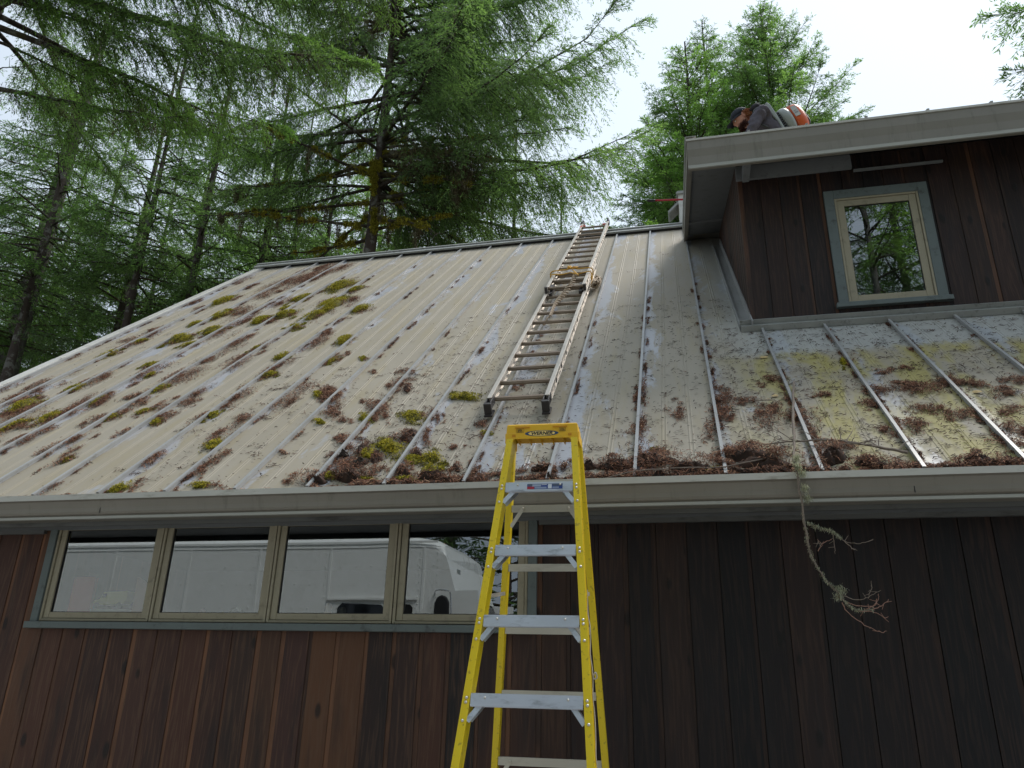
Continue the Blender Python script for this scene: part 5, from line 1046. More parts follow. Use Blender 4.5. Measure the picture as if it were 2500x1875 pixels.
def conifer(loc, H, r0, R, cb, nb, seed, label, group, needle=None, bark=None, rz=0.0, up=0.1, droop=.25, dens=1.0, bw=.034, bl=(.11, .21), hang=.25, dead=0, bright=.5, custom=None, profile=1.0, name="conifer", per_m=8.0, side_len=.30, second=True, step=.075, clear=0):
    rg = np.random.default_rng(seed); root = empty(name, loc, 0, label, "tree", group)
    Wt = Matrix.Translation(loc)@Matrix.Rotation(rz, 4, 'Z')
    root.matrix_basis = Wt; WM[root.name] = Wt
    V, F, tc = trunk_mesh(H, r0, rg)
    np_mesh("trunk", V, F, bark or M_BARK, None, root, Wt, smooth=True)
    u = rg.random(nb)**.92; z = cb*H+(1-cb)*H*u*.995; f = (H-z)/(H*(1-cb))
    L = R*(np.minimum(1, f*1.12)**(.85*profile))*rg.uniform(.68, 1.12, nb)*np.where(f > .85, rg.uniform(.5, 1.0, nb), 1)+.25
    az = rg.random(nb)*2*np.pi
    if clear: az = np.where((np.cos(az+1.57) > .55) & (rg.random(nb) < clear), az+1.9, az)     # the side towards the open yard has lost its boughs
    el_ = up+.55*(1-f)**2+rg.normal(0, .10, nb)
    x = np.interp(z, tc[:, 2], tc[:, 0]); y = np.interp(z, tc[:, 2], tc[:, 1])
    br = np.stack([x, y, z, az, el_, L, droop*rg.uniform(.7, 1.3, nb), droop*.55*rg.uniform(.4, 1.3, nb)], 1)
    if custom is not None: br = np.concatenate([br, custom]); L = br[:, 5]
    C = branch_curves(br); C += rg.normal(0, .012, C.shape)*np.linspace(0, 1, 9)[None, :, None]*L[:, None, None]*.5
    V, F, T, tw, tl = foliage(C, L, rg, per_m=per_m*dens, side_len=side_len, hang=hang, bl=bl, bw=bw, bright=bright, second=second, step=step)
    t = np.linspace(0, 1, 9)[None]; rr = (.012+.010*L[:, None])*(1-t*.93)
    parts = [tubes_np(C, rr, 5), tubes_np(tw, (.004+.004*tl[:, None])*np.array([1, .6, .2])[None], 3)]
    if dead:
        zd = rg.uniform(.12*H, (cb+.25)*H, dead); Ld = rg.uniform(.6, 1, dead)*R*.62; bd = np.stack([np.interp(zd, tc[:, 2], tc[:, 0]), np.interp(zd, tc[:, 2], tc[:, 1]), zd, rg.random(dead)*6.283, rg.normal(.0, .15, dead), Ld, rg.uniform(0, .25, dead), rg.uniform(0, .1, dead)], 1)
        Cd = branch_curves(bd); Cd += rg.normal(0, .02, Cd.shape)*np.linspace(0, 1, 9)[None, :, None]*Ld[:, None, None]; parts.append(tubes_np(Cd, .020*(1-t*.9)*np.ones((dead, 1)), 4))
        vd, fd, td, twd, tld = foliage(Cd, Ld, rg, per_m=4, side_len=.22, hang=.4, bl=(.06, .14), bw=.010, step=.2)
        parts.append(tubes_np(twd, (.004+.003*tld[:, None])*np.array([1, .6, .2])[None], 3))
    Vb, Fb = join(parts); np_mesh("branches", Vb, Fb, M_BRANCH, None, root, Wt)
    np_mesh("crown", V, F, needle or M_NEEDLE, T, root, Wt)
    return root

# -- the big spruce behind the ridge: long level limbs, mossy below
TX, TY = -7.95, 17.0
tb = lambda z: z-GZ
rows_c = []
rgc = np.random.default_rng(77)
# hand-placed limbs: height above camera, azimuth (0 = +X), length, elevation, droop, lift
for z, az, L, el_, dr, lf in ((19.6, .10, 6.4, .14, .10, .22), (18.2, -.15, 6.9, .10, .14, .24), (17.2, .35, 7.0, .06, .15, .30), (16.2, -.05, 7.6, .02, .18, .30), (15.2, -.30, 7.4, .02, .20, .30), (14.2, .15, 7.8, -.02, .20, .30), (13.4, -.10, 7.4, -.10, .16, .24), (12.8, .4, 6.8, -.1, .15, .22),
                              (19.0, 2.9, 6.0, .12, .12, .2), (17.4, 3.3, 6.4, .08, .16, .26), (16.0, 2.8, 6.2, .05, .18, .25), (15.0, 3.2, 6.0, .06, .10, .15), (13.9, 2.95, 6.4, .03, .10, .15), (18.5, -1.2, 5.0, .1, .2, .2), (16.6, -1.6, 4.8, .05, .24, .2), (15.6, -.8, 5.6, .0, .2, .22), (20.8, .3, 6.4, .2, .12, .2), (21.8, -.3, 6.0, .25, .12, .2), (20.6, 3.0, 5.4, .2, .12, .2), (14.6, -.55, 6.4, -.05, .2, .2), (17.8, .7, 6.2, .05, .2, .2), (13.6, .9, 6.0, .0, .2, .2)):
    rows_c.append((0, 0, tb(z), az, el_, L, dr, lf))
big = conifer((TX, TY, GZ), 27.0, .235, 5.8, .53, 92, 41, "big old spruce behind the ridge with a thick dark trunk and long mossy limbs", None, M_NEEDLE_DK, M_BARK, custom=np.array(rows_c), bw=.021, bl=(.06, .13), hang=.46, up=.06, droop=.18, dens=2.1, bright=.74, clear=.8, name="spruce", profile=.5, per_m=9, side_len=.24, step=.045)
# its mossy dead limbs, moss sleeves and hanging lichen
Wb = WM[big.name]; rg = np.random.default_rng(12)
md = []
for z, az, L, el_, dr in ((14.6, .12, 4.6, .02, .05), (14.15, -.2, 4.4, -.15, .2), (13.9, .55, 4.2, -.10, .25), (13.6, 3.1, 5.4, .02, .02), (13.0, 2.95, 5.6, .04, .02), (12.7, .05, 3.8, -.02, .02), (12.5, 3.25, 5.2, -.05, .02), (11.6, -.15, 2.8, .0, .02), (11.9, -.6, 3.6, -.35, .2), (12.2, 2.7, 4.2, -.25, .05), (13.2, -.35, 4.0, -.25, .15), (11.7, 3.4, 4.0, .05, .0), (12.4, -.9, 3.2, -.45, .1), (14.9, 2.6, 4.0, .25, .3), (13.3, 3.9, 4.0, .1, .0), (14.2, 4.2, 4.2, .2, .1), (11.3, 3.0, 3.4, .0, .0), (12.9, .9, 4.0, -.1, .1)):
    md.append((0, 0, tb(z), az, el_, L, dr, .02))
md = np.array(md); Cm = branch_curves(md); Cm += rg.normal(0, .02, Cm.shape)*np.linspace(0, 1, 9)[None, :, None]*md[:, 5][:, None, None]*.6
t = np.linspace(0, 1, 9)[None]; vd, fd, td, twd, tld = foliage(Cm, md[:, 5], rg, per_m=5, side_len=.20, hang=.5, bl=(.05, .1), bw=.01, step=.3, tw_max=1.1)
V, F = join([tubes_np(Cm, .052*(1-t*.86)*np.ones((len(md), 1)), 6), tubes_np(twd, (.006+.006*tld[:, None])*np.array([1, .6, .2])[None], 3)])
np_mesh("dead_limbs", V, F, M_BRANCH, None, big, Wb)
def fuzz(P, N, rad, L, W, m, name, parent, Wt, down=0.0, base=None):
    V, F, T = [], [], []; idx = rg.integers(0, len(P), N); Q = P[idx]+rg.normal(0, 1, (N, 3))*(rad[idx][:, None] if hasattr(rad, '__len__') else rad)
    global nr; fibres(V, F, T, Q, rg.uniform(L[0], L[1], N), rg.uniform(W[0], W[1], N), rg.uniform(0, 6.28, N), np.where(rg.random(N) < down, rg.uniform(-1.55, -1.2, N), rg.uniform(-.9, .9, N)), rg.uniform(0, 1, N))
    return np_mesh(name, np.concatenate(V), np.concatenate(F), m, np.concatenate(T), parent, Wt)
pts, rad = [], []
for i in range(len(md)):
    if i in (4, 12, 15): continue
    for q in range(60):
        tt = rg.uniform(.03, .85)
        if math.sin(tt*23+i*2.1)+.45*rg.normal() < 0.0: continue
        p, _ = lerp_curve(Cm, np.array([i]), np.array([tt])); pts.append(p[0]); rad.append(.050*(1-tt*.45))
fuzz(np.array(pts), 26000, np.array(rad), (.05, .12), (.014, .03), M_BMOSS, "limb_moss", big, Wb, .15)
# moss bosses on the trunk and festoons of old man's beard
pts = []
for z, a, r_, n_ in ((13.5, -1.9, .23, 30), (13.15, -1.7, .22, 30), (12.85, -1.6, .20, 16), (13.45, -1.1, .24, 12), (12.0, -1.2, .24, 14), (11.6, -1.0, .24, 14)):
    for q in range(n_): pts.append((r_*math.cos(a)+rg.normal(0, .03), r_*math.sin(a)+rg.normal(0, .03), tb(z)+rg.normal(0, .12)))
fuzz(np.array(pts), 3500, .035, (.05, .10), (.014, .028), M_BMOSS, "trunk_moss", big, Wb, .1)
P = []; spots = [(-5.2, 16.2, 12.9, .28, 1.0), (-5.0, 16.0, 12.6, .20, .9), (-5.3, 16.1, 12.4, .10, .9)]
for x, y, z, w_, h_ in spots:
    for q in range(500): a = rg.random(); P.append((x-TX+rg.normal(0, w_*(1-a*.7)), y-TY+rg.normal(0, .12), tb(z-a*h_+rg.normal(0, .05))))
for q in range(26):
    i = rg.integers(0, len(md)); tt = rg.uniform(.15, .9); p, _ = lerp_curve(Cm, np.array([i]), np.array([tt])); h_ = rg.uniform(.25, .8)
    for s in range(90): a = rg.random(); P.append((p[0][0]+rg.normal(0, .08*(1-a)), p[0][1]+rg.normal(0, .05), p[0][2]-a*h_))
fuzz(np.array(P), 14000, .02, (.06, .16), (.006, .014), M_DEAD, "hanging_lichen", big, Wb, .6)
pts = []
# greyed dead spray in the middle of the crown, and by the upper trunk
for q in range(700):
    a = rg.uniform(0, 1); pts.append((.9+2.6*a+rg.normal(0, .1), -.8+rg.normal(0, .35), tb(13.35-a*.35)-abs(rg.normal(0, .32))))
for q in range(600): pts.append((rg.normal(-.55, .5), -.6+rg.normal(0, .3), tb(18.3)+rg.normal(0, .9)))
fuzz(np.array(pts), 9000, .05, (.08, .22), (.006, .013), M_DEAD, "dead_sprays", big, Wb, .5)

# -- near fir whose boughs sweep down from the upper left
nl = (-13.6, 9.6, GZ)
def cb_(z, az, L, el_, dr, lf): return (0, 0, tb(z), az, el_, L, dr, lf)
cus = np.array([cb_(13.8, .02, 9.3, -.38, .12, .10), cb_(15.2, .12, 9.2, -.20, .16, .12), cb_(17.2, .22, 9.6, -.14, .18, .12), cb_(14.0, -.22, 6.4, -.32, .12, .10), cb_(12.6, .35, 6.4, -.25, .15, .1), cb_(12.9, .7, 5.6, -.15, .2, .1), cb_(16.3, -.1, 7.0, -.2, .2, .1), cb_(11.0, .15, 4.8, -.15, .15, .1), cb_(18.4, .4, 7.6, -.05, .2, .1), cb_(13.2, -.45, 5.0, -.25, .1, .1), cb_(19.6, .05, 7.5, -.05, .22, .1), cb_(15.8, .55, 7.2, -.12, .2, .1)])
near = conifer(nl, 25.0, .27, 4.2, .55, 34, 52, "near fir at the far left whose bright boughs sweep down over the roof's left end", None, M_NEEDLE_BR, M_BARKG, custom=cus, bw=.017, bl=(.05, .10), hang=.42, up=-.05, droop=.22, dens=3.3, bright=.64, name="fir", per_m=10, side_len=.16, step=.032, dead=24)
pts = []
Cn = branch_curves(cus)
for q in range(1500):
    i = rg.integers(0, len(cus)); tt = rg.uniform(.15, .9); p, _ = lerp_curve(Cn, np.array([i]), np.array([tt])); pts.append(p[0]+np.array([rg.normal(0, .10), rg.normal(0, .10), -abs(rg.normal(0, .22))]))
fuzz(np.array(pts), 22000, .05, (.05, .16), (.004, .010), M_DEAD, "hanging_lichen", near, WM[near.name], .6)

# -- forest trees: four grown variants, the rest are copies turned and resized
GB = "forest conifers behind the house"
variants = []
specs = [((-14.2, 21.5, GZ), 26, .20, 3.4, .40, 88, 61, "straight dark conifer just left of the roof's upper corner", M_NEEDLE_DK, M_BARK, 26), ((-22.5, 20.5, GZ), 29, .25, 3.9, .42, 92, 62, "grey-barked conifer with a thick trunk at the left edge of the forest", M_NEEDLE, M_BARKG, 30),
         ((-17.6, 19.6, GZ), 27, .17, 3.2, .45, 80, 63, "slim dark-trunked conifer behind the left roof slope", M_NEEDLE, M_BARK, 30), ((-20.6, 24.0, GZ), 24, .15, 3.4, .34, 90, 64, "leafy mid-size conifer filling the gap between the left trunks", M_NEEDLE_BR, M_BARKG, 10)]
for s in specs: variants.append(conifer(s[0], s[1], s[2], s[3], s[4], s[5], s[6], s[7], GB, s[8], s[9], dead=s[10], bw=.026, bl=(.07, .15), hang=.30, up=.06, droop=.22, dens=1.5, bright=.67, step=.055))
def cp(v, x, y, sc, rz, label, group=GB, szz=None):
    o = copy_thing(variants[v], Matrix.Translation((x, y, GZ)) @ Matrix.Rotation(rz, 4, 'Z') @ Matrix.Diagonal((sc, sc, szz or sc, 1)), label, group); return o
cps = [(2, -15.9, 20.2, 1.0, 1.1, "slim conifer with a dark trunk, second left of the roof's upper corner"), (0, -19.3, 21.2, 1.02, 2.0, "dark conifer with a bare lower trunk in the middle of the left forest"), (2, -21.0, 19.0, 1.08, 3.2, "pale thin-trunked conifer between the thick grey trunk and the dark trunks"),
       (1, -25.2, 22.5, 1.05, .8, "tall conifer partly out of frame at the far left edge"), (0, -26.5, 27.0, 1.1, 4.0, "background conifer deep in the left forest, behind the grey trunk"), (3, -17.5, 26.5, 1.1, .6, "bushy conifer behind the pair of dark trunks on the left"), (3, -13.0, 27.0, 1.15, 1.9, "bushy conifer seen through the gap left of the big spruce"),
       (1, -10.6, 25.0, 1.0, 2.6, "conifer right behind the big spruce's trunk"), (0, -6.4, 27.5, .98, .4, "conifer behind the big spruce's right-hand limbs"), (3, -4.0, 25.5, .86, 2.2, "small conifer low behind the ridge left of the roof ladder"), (3, -2.0, 28.0, .78, 4.4, "low conifer behind the ridge at the top of the roof ladder"),
       (2, -23.8, 30.0, 1.2, 5.0, "slim background conifer at the back of the left forest"), (1, -30.0, 27.0, 1.1, 1.4, "big conifer at the back of the left forest"), (0, -29.0, 20.5, 1.0, .2, "conifer whose boughs enter at the left frame edge"), 
       (3, -21.5, 33.0, 1.35, 2.9, "tall bushy conifer far behind the left forest"), (3, -15.0, 33.0, 1.3, 5.3, "tall bushy conifer far behind the roof's upper left corner"), (3, -9.0, 33.5, 1.2, 3.3, "tall bushy conifer far behind the big spruce"), (0, -35.0, 33.0, 1.3, 2.2, "far conifer at the outer left of the forest"),
       (2, -12.4, 22.8, .95, 4.1, "slim conifer whose trunk stands midway between the roof corner and the big spruce"), (3, -28.0, 36.0, 1.4, .9, "farthest bushy conifer on the left"), (3, -5.0, 21.5, .74, 5.6, "low leafy conifer tucked behind the ridge under the big spruce's right limbs"), (3, -8.6, 21.0, .72, 1.2, "low leafy conifer behind the foot of the big spruce"), (3, -2.9, 22.5, .70, 3.6, "low leafy conifer directly behind the top of the roof ladder"), (3, -18.5, 30.5, 1.3, 4.4, "leafy conifer deep behind the left trunks"), (3, -31.0, 23.0, 1.2, 3.4, "leafy conifer at the outer left edge")]
for v, x, y, sc, rz, lab in cps: cp(v, x, y, sc, rz, lab)
# -- bright conifers right of the ridge
GR = "bright conifers above the dormer"
rt = [((1.15, 26.0, GZ), 27.2, .22, 6.8, .25, 190, 71, "yellow-green conifer directly left of the dormer roof, lowest of the three tips", M_NEEDLE_BR, .72), ((2.15, 29.0, GZ), 31.2, .20, 6.0, .3, 150, 72, "slender conifer with a sparse pointed tip in the middle of the right group", M_NEEDLE, .62), ((4.6, 27.5, GZ), 30.0, .26, 7.6, .28, 260, 73, "tallest and fullest conifer, rising behind the person on the dormer roof", M_NEEDLE, .72)]
for loc, H, r0, R, cb, nb, sd, lab, ndl, brt in rt:
    conifer(loc, H, r0, R, cb, nb, sd, lab, GR, ndl, M_BARK, bw=.026, bl=(.07, .15), hang=.16, up=.20, droop=.08, dens=2.7, bright=brt, step=.048, profile=.92, side_len=.20)
conifer((8.0, 29.0, GZ), 24.0, .2, 6.2, .2, 150, 75, "conifer whose lower right shoulder slopes down to the dormer gutter", GR, M_NEEDLE, M_BARK, bw=.026, bl=(.07, .15), hang=.14, up=.16, droop=.10, dens=2.5, bright=.70, step=.05, profile=.85, side_len=.20)
# -- tree beyond the right edge whose bough tips enter the frame
conifer((14.6, 19.0, GZ), 24.5, .22, 4.2, .30, 80, 81, "conifer at the right frame edge, only its bough tips showing above the gutter", None, M_NEEDLE, M_BARKG, bw=.034, bl=(.10, .20), hang=.22, up=.12, droop=.18, dens=2.4, bright=.66, name="conifer", custom=np.array([cb_(18.6, 3.0, 5.0, .05, .15, .1), cb_(16.2, 3.1, 5.0, -.02, .12, .12), cb_(17.0, 3.4, 4.6, .0, .15, .1)]))
# -- young conifers across the drive, under the tall ones
def yloc(x, y): return (x, y, GZ)
GY = "young conifers across the drive"
yt = conifer(yloc(-3.6, -7.2), 9.0, .09, 2.3, .06, 120, 91, "young conifer across the drive, dark behind the truck's nose", GY, M_NEEDLE, M_BARK, bw=.04, bl=(.09, .18), hang=.2, up=.15, droop=.15, dens=.9, bright=.5, step=.08)
for x, y, sc, rz, lab in ((-1.2, -8.0, 1.05, 1.0, "young conifer across the drive right of the truck's nose"), (1.6, -7.4, .9, 2.0, "young conifer across the drive facing the stepladder"), (-6.3, -7.6, 1.15, 3.0, "young conifer across the drive behind the truck's cab"), (-9.5, -7.0, 1.1, 4.0, "young conifer across the drive behind the truck's box"), (4.6, -8.2, 1.1, 5.0, "young conifer across the drive facing the right end of the house"), (-13.4, -7.6, 1.2, .5, "young conifer across the drive near the truck's rear")):
    copy_thing(yt, Matrix.Translation((x, y, GZ)) @ Matrix.Rotation(rz, 4, 'Z') @ Matrix.Scale(sc, 4), lab, GY)
# -- trees behind the photographer: they shade the wall and show in the window glass
GP = "conifers across the drive behind the camera"
for v, x, y, sc, rz, lab in ((3, -13.0, -9.5, 1.0, .3, "bushy conifer across the drive, mirrored in the ribbon window"), (1, -7.0, -11.0, 1.0, 1.3, "tall conifer across the drive behind the white truck"), (3, -2.5, -10.0, 1.05, 2.3, "bushy conifer across the drive near the truck's nose"), (0, 2.4, -12.0, 1.0, 3.3, "dark conifer across the drive, mirrored in the dormer window"),
                             (3, 5.6, -9.0, .95, 4.3, "bushy conifer across the drive, mirrored low in the dormer window"), (1, 9.5, -12.5, 1.0, 5.3, "tall conifer across the drive at the right"), (3, -16.5, -7.5, .9, 5.1, "leafy conifer across the drive at the rear of the white truck"), (3, -5.2, -8.2, .92, 3.1, "leafy conifer standing close behind the white truck"), (3, -9.6, -8.8, .95, 2.2, "leafy conifer behind the middle of the white truck"), (3, .8, -8.6, .98, 5.9, "leafy conifer across the drive just right of the truck's nose"), (3, 7.8, -13.5, 1.2, 1.2, "tall leafy conifer at the back of the row across the drive"), (0, 4.0, -15.0, 1.15, .2, "straight conifer at the back of the row across the drive"), (3, 13.5, -9.0, 1.0, .8, "bushy conifer at the right end of the drive"), (2, -18.5, -12.0, 1.1, 1.8, "slim conifer at the left end of the drive")):
    cp(v, x, y, sc, rz, lab, GP)

# ------------------------------------------------------------------ person kneeling on the dormer roof with a backpack blower
M_SKIN = mat("skin", (0.55, 0.27, 0.20), 0.55, 0, 0.12, 20); M_JACKET = mat("dark purple-grey jacket", (0.085, 0.075, 0.095), 0.85, 0, 0.35, 9, bmp=1.0)
M_TROUSER = mat("work trousers", (0.05, 0.05, 0.055), 0.9, 0, 0.2, 10); M_CAPC = mat("navy cap cloth", (0.018, 0.022, 0.034), 0.85, 0, 0.2, 14); M_HAIR = mat("reddish hair", (0.28, 0.10, 0.035), 0.7, 0, 0.4, 60, (1, 1, .2)); M_BEARD = mat("dark red beard", (0.085, 0.03, 0.022), 0.85, 0, 0.4, 50); M_HOOD = mat("dark hood cloth", (0.030, 0.028, 0.034), 0.9, 0, 0.3, 14); M_BOOT = mat("boot leather", (0.05, 0.03, 0.02), 0.7)
PY = 7.30
def zr(x, y): return zdr(y)
per = empty("person", (1.35, PY, zdr(PY)), 0, "person in a dark jacket and navy cap bent over on the dormer roof", "person")
def skin_body(name, J, E, levels=2):
    me = bpy.data.meshes.new(name); names = list(J); ix = {n: i for i, n in enumerate(names)}
    me.from_pydata([J[n][0] for n in names], [(ix[a], ix[b]) for a, b in E], [])
    o = bpy.data.objects.new(name+"_tmp", me); COL.objects.link(o); md = o.modifiers.new('s', 'SKIN'); md.use_smooth_shade = True
    for i, n in enumerate(names):
        r = J[n][1]; me.skin_vertices[0].data[i].radius = r if isinstance(r, tuple) else (r, r)
    me.skin_vertices[0].data[0].use_root = True
    sb = o.modifiers.new('b', 'SUBSURF'); sb.levels = levels; sb.render_levels = levels
    dg_ = bpy.context.evaluated_depsgraph_get(); out = bpy.data.meshes.new_from_object(o.evaluated_get(dg_)); COL.objects.unlink(o); bpy.data.objects.remove(o); out.name = name; return out
Jb = {'pelvis': ((1.33, PY, 5.47), (.15, .12)), 'waist': ((1.25, PY, 5.60), (.14, .11)), 'chest': ((1.13, PY, 5.76), (.165, .125)), 'neckb': ((1.035, PY, 5.885), (.11, .085)), 'neck': ((.975, PY, 5.915), .058), 'skull': ((.93, PY, 5.935), .055)}
Eb = [('pelvis', 'waist'), ('waist', 'chest'), ('chest', 'neckb'), ('neckb', 'neck'), ('neck', 'skull')]
for s, sg in (('n', -1), ('f', 1)):
    Jb.update({'sh'+s: ((1.055, PY+sg*.155, 5.855), .078), 'el'+s: ((.98+.03*sg, PY+sg*.23, 5.60), .052), 'wr'+s: ((.80, PY+sg*.19, 5.44), .034), 'ha'+s: ((.745, PY+sg*.185, 5.415), (.040, .020)),
               'hip'+s: ((1.33, PY+sg*.10, 5.42), .095), 'kn'+s: ((1.05, PY+sg*.15, zdr(PY+sg*.15)+.075), .068), 'an'+s: ((1.47, PY+sg*.15, zdr(PY+sg*.15)+.075), .046), 'toe'+s: ((1.56, PY+sg*.15, zdr(PY+sg*.15)+.045), .038)})
    Eb += [('neckb', 'sh'+s), ('sh'+s, 'el'+s), ('el'+s, 'wr'+s), ('wr'+s, 'ha'+s), ('pelvis', 'hip'+s), ('hip'+s, 'kn'+s), ('kn'+s, 'an'+s), ('an'+s, 'toe'+s)]
    for i, (dx, dz, ln) in enumerate(((-.062, -.030, 1), (-.066, -.012, 1.1), (-.064, .006, 1.05), (-.054, .022, .85))):   # fingers curled round the tube
        a, b = 'f%s%da' % (s, i), 'f%s%db' % (s, i); y_ = PY+sg*.185+(i-1.5)*.021
        Jb[a] = ((.705, y_, 5.410-.006*i), .0095); Jb[b] = ((.685, y_, 5.380-.004*i), .0085); Eb += [('ha'+s, a), (a, b)]
    Jb['th'+s+'a'] = ((.755, PY+sg*.145, 5.400), .0105); Jb['th'+s+'b'] = ((.728, PY+sg*.135, 5.378), .009); Eb += [('ha'+s, 'th'+s+'a'), ('th'+s+'a', 'th'+s+'b')]
bmx = skin_body("body", Jb, Eb)
# head: ovoid with brow, nose, lips, ears, tilted to look down and left
HM = Matrix.Translation((.880, PY, 5.925)) @ Matrix.Rotation(R_(33), 4, 'Y').inverted()
def head_mesh():
    bm = bmesh.new(); bmesh.ops.create_uvsphere(bm, u_segments=28, v_segments=20, radius=1.0)
    for v in bm.verts:
        x, y, z = v.co                       # -x is the face
        w_ = .078*(1-.22*max(0, -z)**1.5); d_ = .098*(1-.10*max(0, -z)); h_ = .122
        X, Y, Z = x*d_, y*w_, z*h_
        if x < 0: X *= .96
        if z < -.35 and x > 0: X *= 1-.45*min(1, (-z-.35)*1.4)          # nape
        g = lambda cy, cz, sy, sz: math.exp(-((y-cy)/sy)**2-((z-cz)/sz)**2) if x < 0 else 0
        X -= .026*g(0, -.12, .16, .17)+.010*g(0, .10, .14, .22)           # nose
        X -= .008*g(0, .26, .55, .10)                                     # brow
        X += .012*(g(.36, .10, .20, .11)+g(-.36, .10, .20, .11))          # eye sockets
        X -= .007*g(0, -.42, .26, .06)+.007*g(0, -.52, .24, .05)          # lips
        X -= .012*g(0, -.80, .35, .14); X -= .006*(g(.5, -.1, .22, .2)+g(-.5, -.1, .22, .2))
        v.co = (X, Y, Z)
    for sg in (-1, 1):
        for ring, (rx, rz_, off) in enumerate(((.020, .033, .0),)):
            r = bmesh.ops.create_uvsphere(bm, u_segments=12, v_segments=8, radius=1.0)
            for v in r['verts']:
                x, y, z = v.co; q = math.hypot(x, z); v.co = (x*rx+.012, sg*(.076+.010*y*1+.008*q), z*rz_-.004)
    me = bpy.data.meshes.new("head"); bm.to_mesh(me); bm.free(); return me
hm = head_mesh(); hm.transform(HM)
from mathutils import noise as mnoise
bm = bmesh.new(); bm.from_mesh(bmx); bmesh.ops.subdivide_edges(bm, edges=[e for e in bm.edges if e.calc_length() > .03], cuts=1, use_grid_fill=True); bm.normal_update()
for v in bm.verts:                       # cloth folds on jacket and trousers
    if not (v.co.x < .79 and v.co.z < 5.48) and not (v.co.x < .99 and v.co.z > 5.85):
        q = v.co; f_ = abs(mnoise.noise(Vector((q.x*9+q.z*5, q.y*7, q.z*16))))+.5*abs(mnoise.noise(Vector((q.x*22, q.y*18, q.z*30)))); v.co = q+v.normal*(f_*.042-.012)
nb_body = len(bm.faces); bm.from_mesh(hm)
bm.faces.ensure_lookup_table()
for i, f in enumerate(bm.faces):
    f.smooth = True; c = f.calc_center_median()
    if i >= nb_body: f.material_index = 0
    elif c.x < .775 and c.z < 5.47: f.material_index = 0
    elif c.x < .985 and c.z > 5.84 and abs(c.y-PY) < .09: f.material_index = 0
    elif c.x > 1.50 and c.z < 5.25: f.material_index = 3
    elif c.z < 5.44 and c.x > .93: f.material_index = 2
    else: f.material_index = 1
me = bpy.data.meshes.new("body"); bm.to_mesh(me); bm.free()
for m_ in (M_SKIN, M_JACKET, M_TROUSER, M_BOOT): me.materials.append(m_)
link(bpy.data.objects.new("body", me), per)
g = MB()
for sg in (-1, 1): g.ball((-.084, sg*.029, .012), .0105, 10, 8)
build_split(g, "eye", mat("eye white", (.6, .58, .55), .3), per, HM, smooth=True)
# cap: crown and brim pulled low
g = MB(); n = 20; vs = []; fs = []
rings = [(0.0, .052, 0), (.35, .050, 0), (.62, .036, 0), (.85, .012, 0), (.98, -.018, 0), (1.02, -.048, 0)]
vs.append((0.008, 0, .105+.036))
for q, h, _ in rings[1:]:
    for k in range(n): a = 6.2832*k/n; vs.append((.008+.110*q*math.cos(a), .092*q*math.sin(a), .088+h))
fs = [(0, 1+k, 1+(k+1) % n) for k in range(n)]
for j in range(len(rings)-2):
    for k in range(n): a, b = 1+j*n+k, 1+j*n+(k+1) % n; fs.append((a, a+n, b+n, b))
g.add(vs, fs); g.ball((.008, 0, .142), .008, 8, 5)
capm = g.build("cap", M_CAPC, per, HM, smooth=True); md = capm.modifiers.new('sol', 'SOLIDIFY'); md.thickness = .004
g = MB(); vs = []; m_ = 14
for r_ in (0, 1, 2, 3):
    for k in range(m_+1):
        a = math.pi/2+math.pi*k/m_; ex = (r_/3)*.088*max(0, math.sin((k/m_)*math.pi))**.6
        x = .008+.108*math.cos(a)-ex; y = .088*math.sin(a)*(1-.06*r_/3); vs.append((x, y, .046-.018*(r_/3)-.30*y*y*6*(.4+r_/3)))
fs = [(r_*(m_+1)+k, r_*(m_+1)+k+1, (r_+1)*(m_+1)+k+1, (r_+1)*(m_+1)+k) for r_ in range(3) for k in range(m_)]
g.add(vs, fs); br_ = g.build("cap_brim", M_CAPC, capm, HM, smooth=True); md = br_.modifiers.new('sol', 'SOLIDIFY'); md.thickness = .004
# hair, beard, hood
def strands(name, m, starts, dirs, N, L, W, parent, seed):
    rs = np.random.default_rng(seed); V, F, T = [], [], []
    i = rs.integers(0, len(starts), N); P = np.array([tuple(s) for s in starts])[i]+rs.normal(0, .010, (N, 3)); D = np.array([tuple(s) for s in dirs])[i]+rs.normal(0, .18, (N, 3)); D /= np.linalg.norm(D, axis=1, keepdims=True)
    l = rs.uniform(L*.5, L, N)[:, None]; w = np.cross(D, rs.normal(0, 1, (N, 3))); w /= np.linalg.norm(w, axis=1, keepdims=True); w *= W
    Vv = np.stack([P-w, P+w, P+D*l*.6+w*.8, P+D*l, P+D*l*.6-w*.8], 1); Vq = np.stack([Vv[:, 0], Vv[:, 1], Vv[:, 2], Vv[:, 4]], 1).reshape(-1, 3)
    return np_mesh(name, Vq, np.arange(N*4).reshape(-1, 4), m, None, parent)
st, dr = [], []
for k in range(60):
    a = R_(-75+150*k/59); p = HM @ Vector((.010+.092*math.cos(a), .080*math.sin(a), .035-.04*((k*7) % 5)/5)); st.append(p); dr.append(Vector((.75, .15*math.sin(a), -.35)))
for k in range(30): p = HM @ Vector((.03+.03*((k*3) % 5)/5, (-1 if k % 2 else 1)*.079, .03-.05*((k*7) % 6)/6)); st.append(p); dr.append(Vector((.7, 0, -.5)))
strands("hair", M_HAIR, st, dr, 2200, .10, .0035, per, 1)
st, dr = [], []
for k in range(90):
    a = R_(-80+160*(k % 15)/14); zz = -.065-.035*(k//15)/5; p = HM @ Vector((-.080*math.cos(a)*(1-.25*(k//15)/5), .070*math.sin(a)*(1-.2*(k//15)/5), zz)); st.append(p); dr.append(Vector((-.10, .1*math.sin(a), -1)))
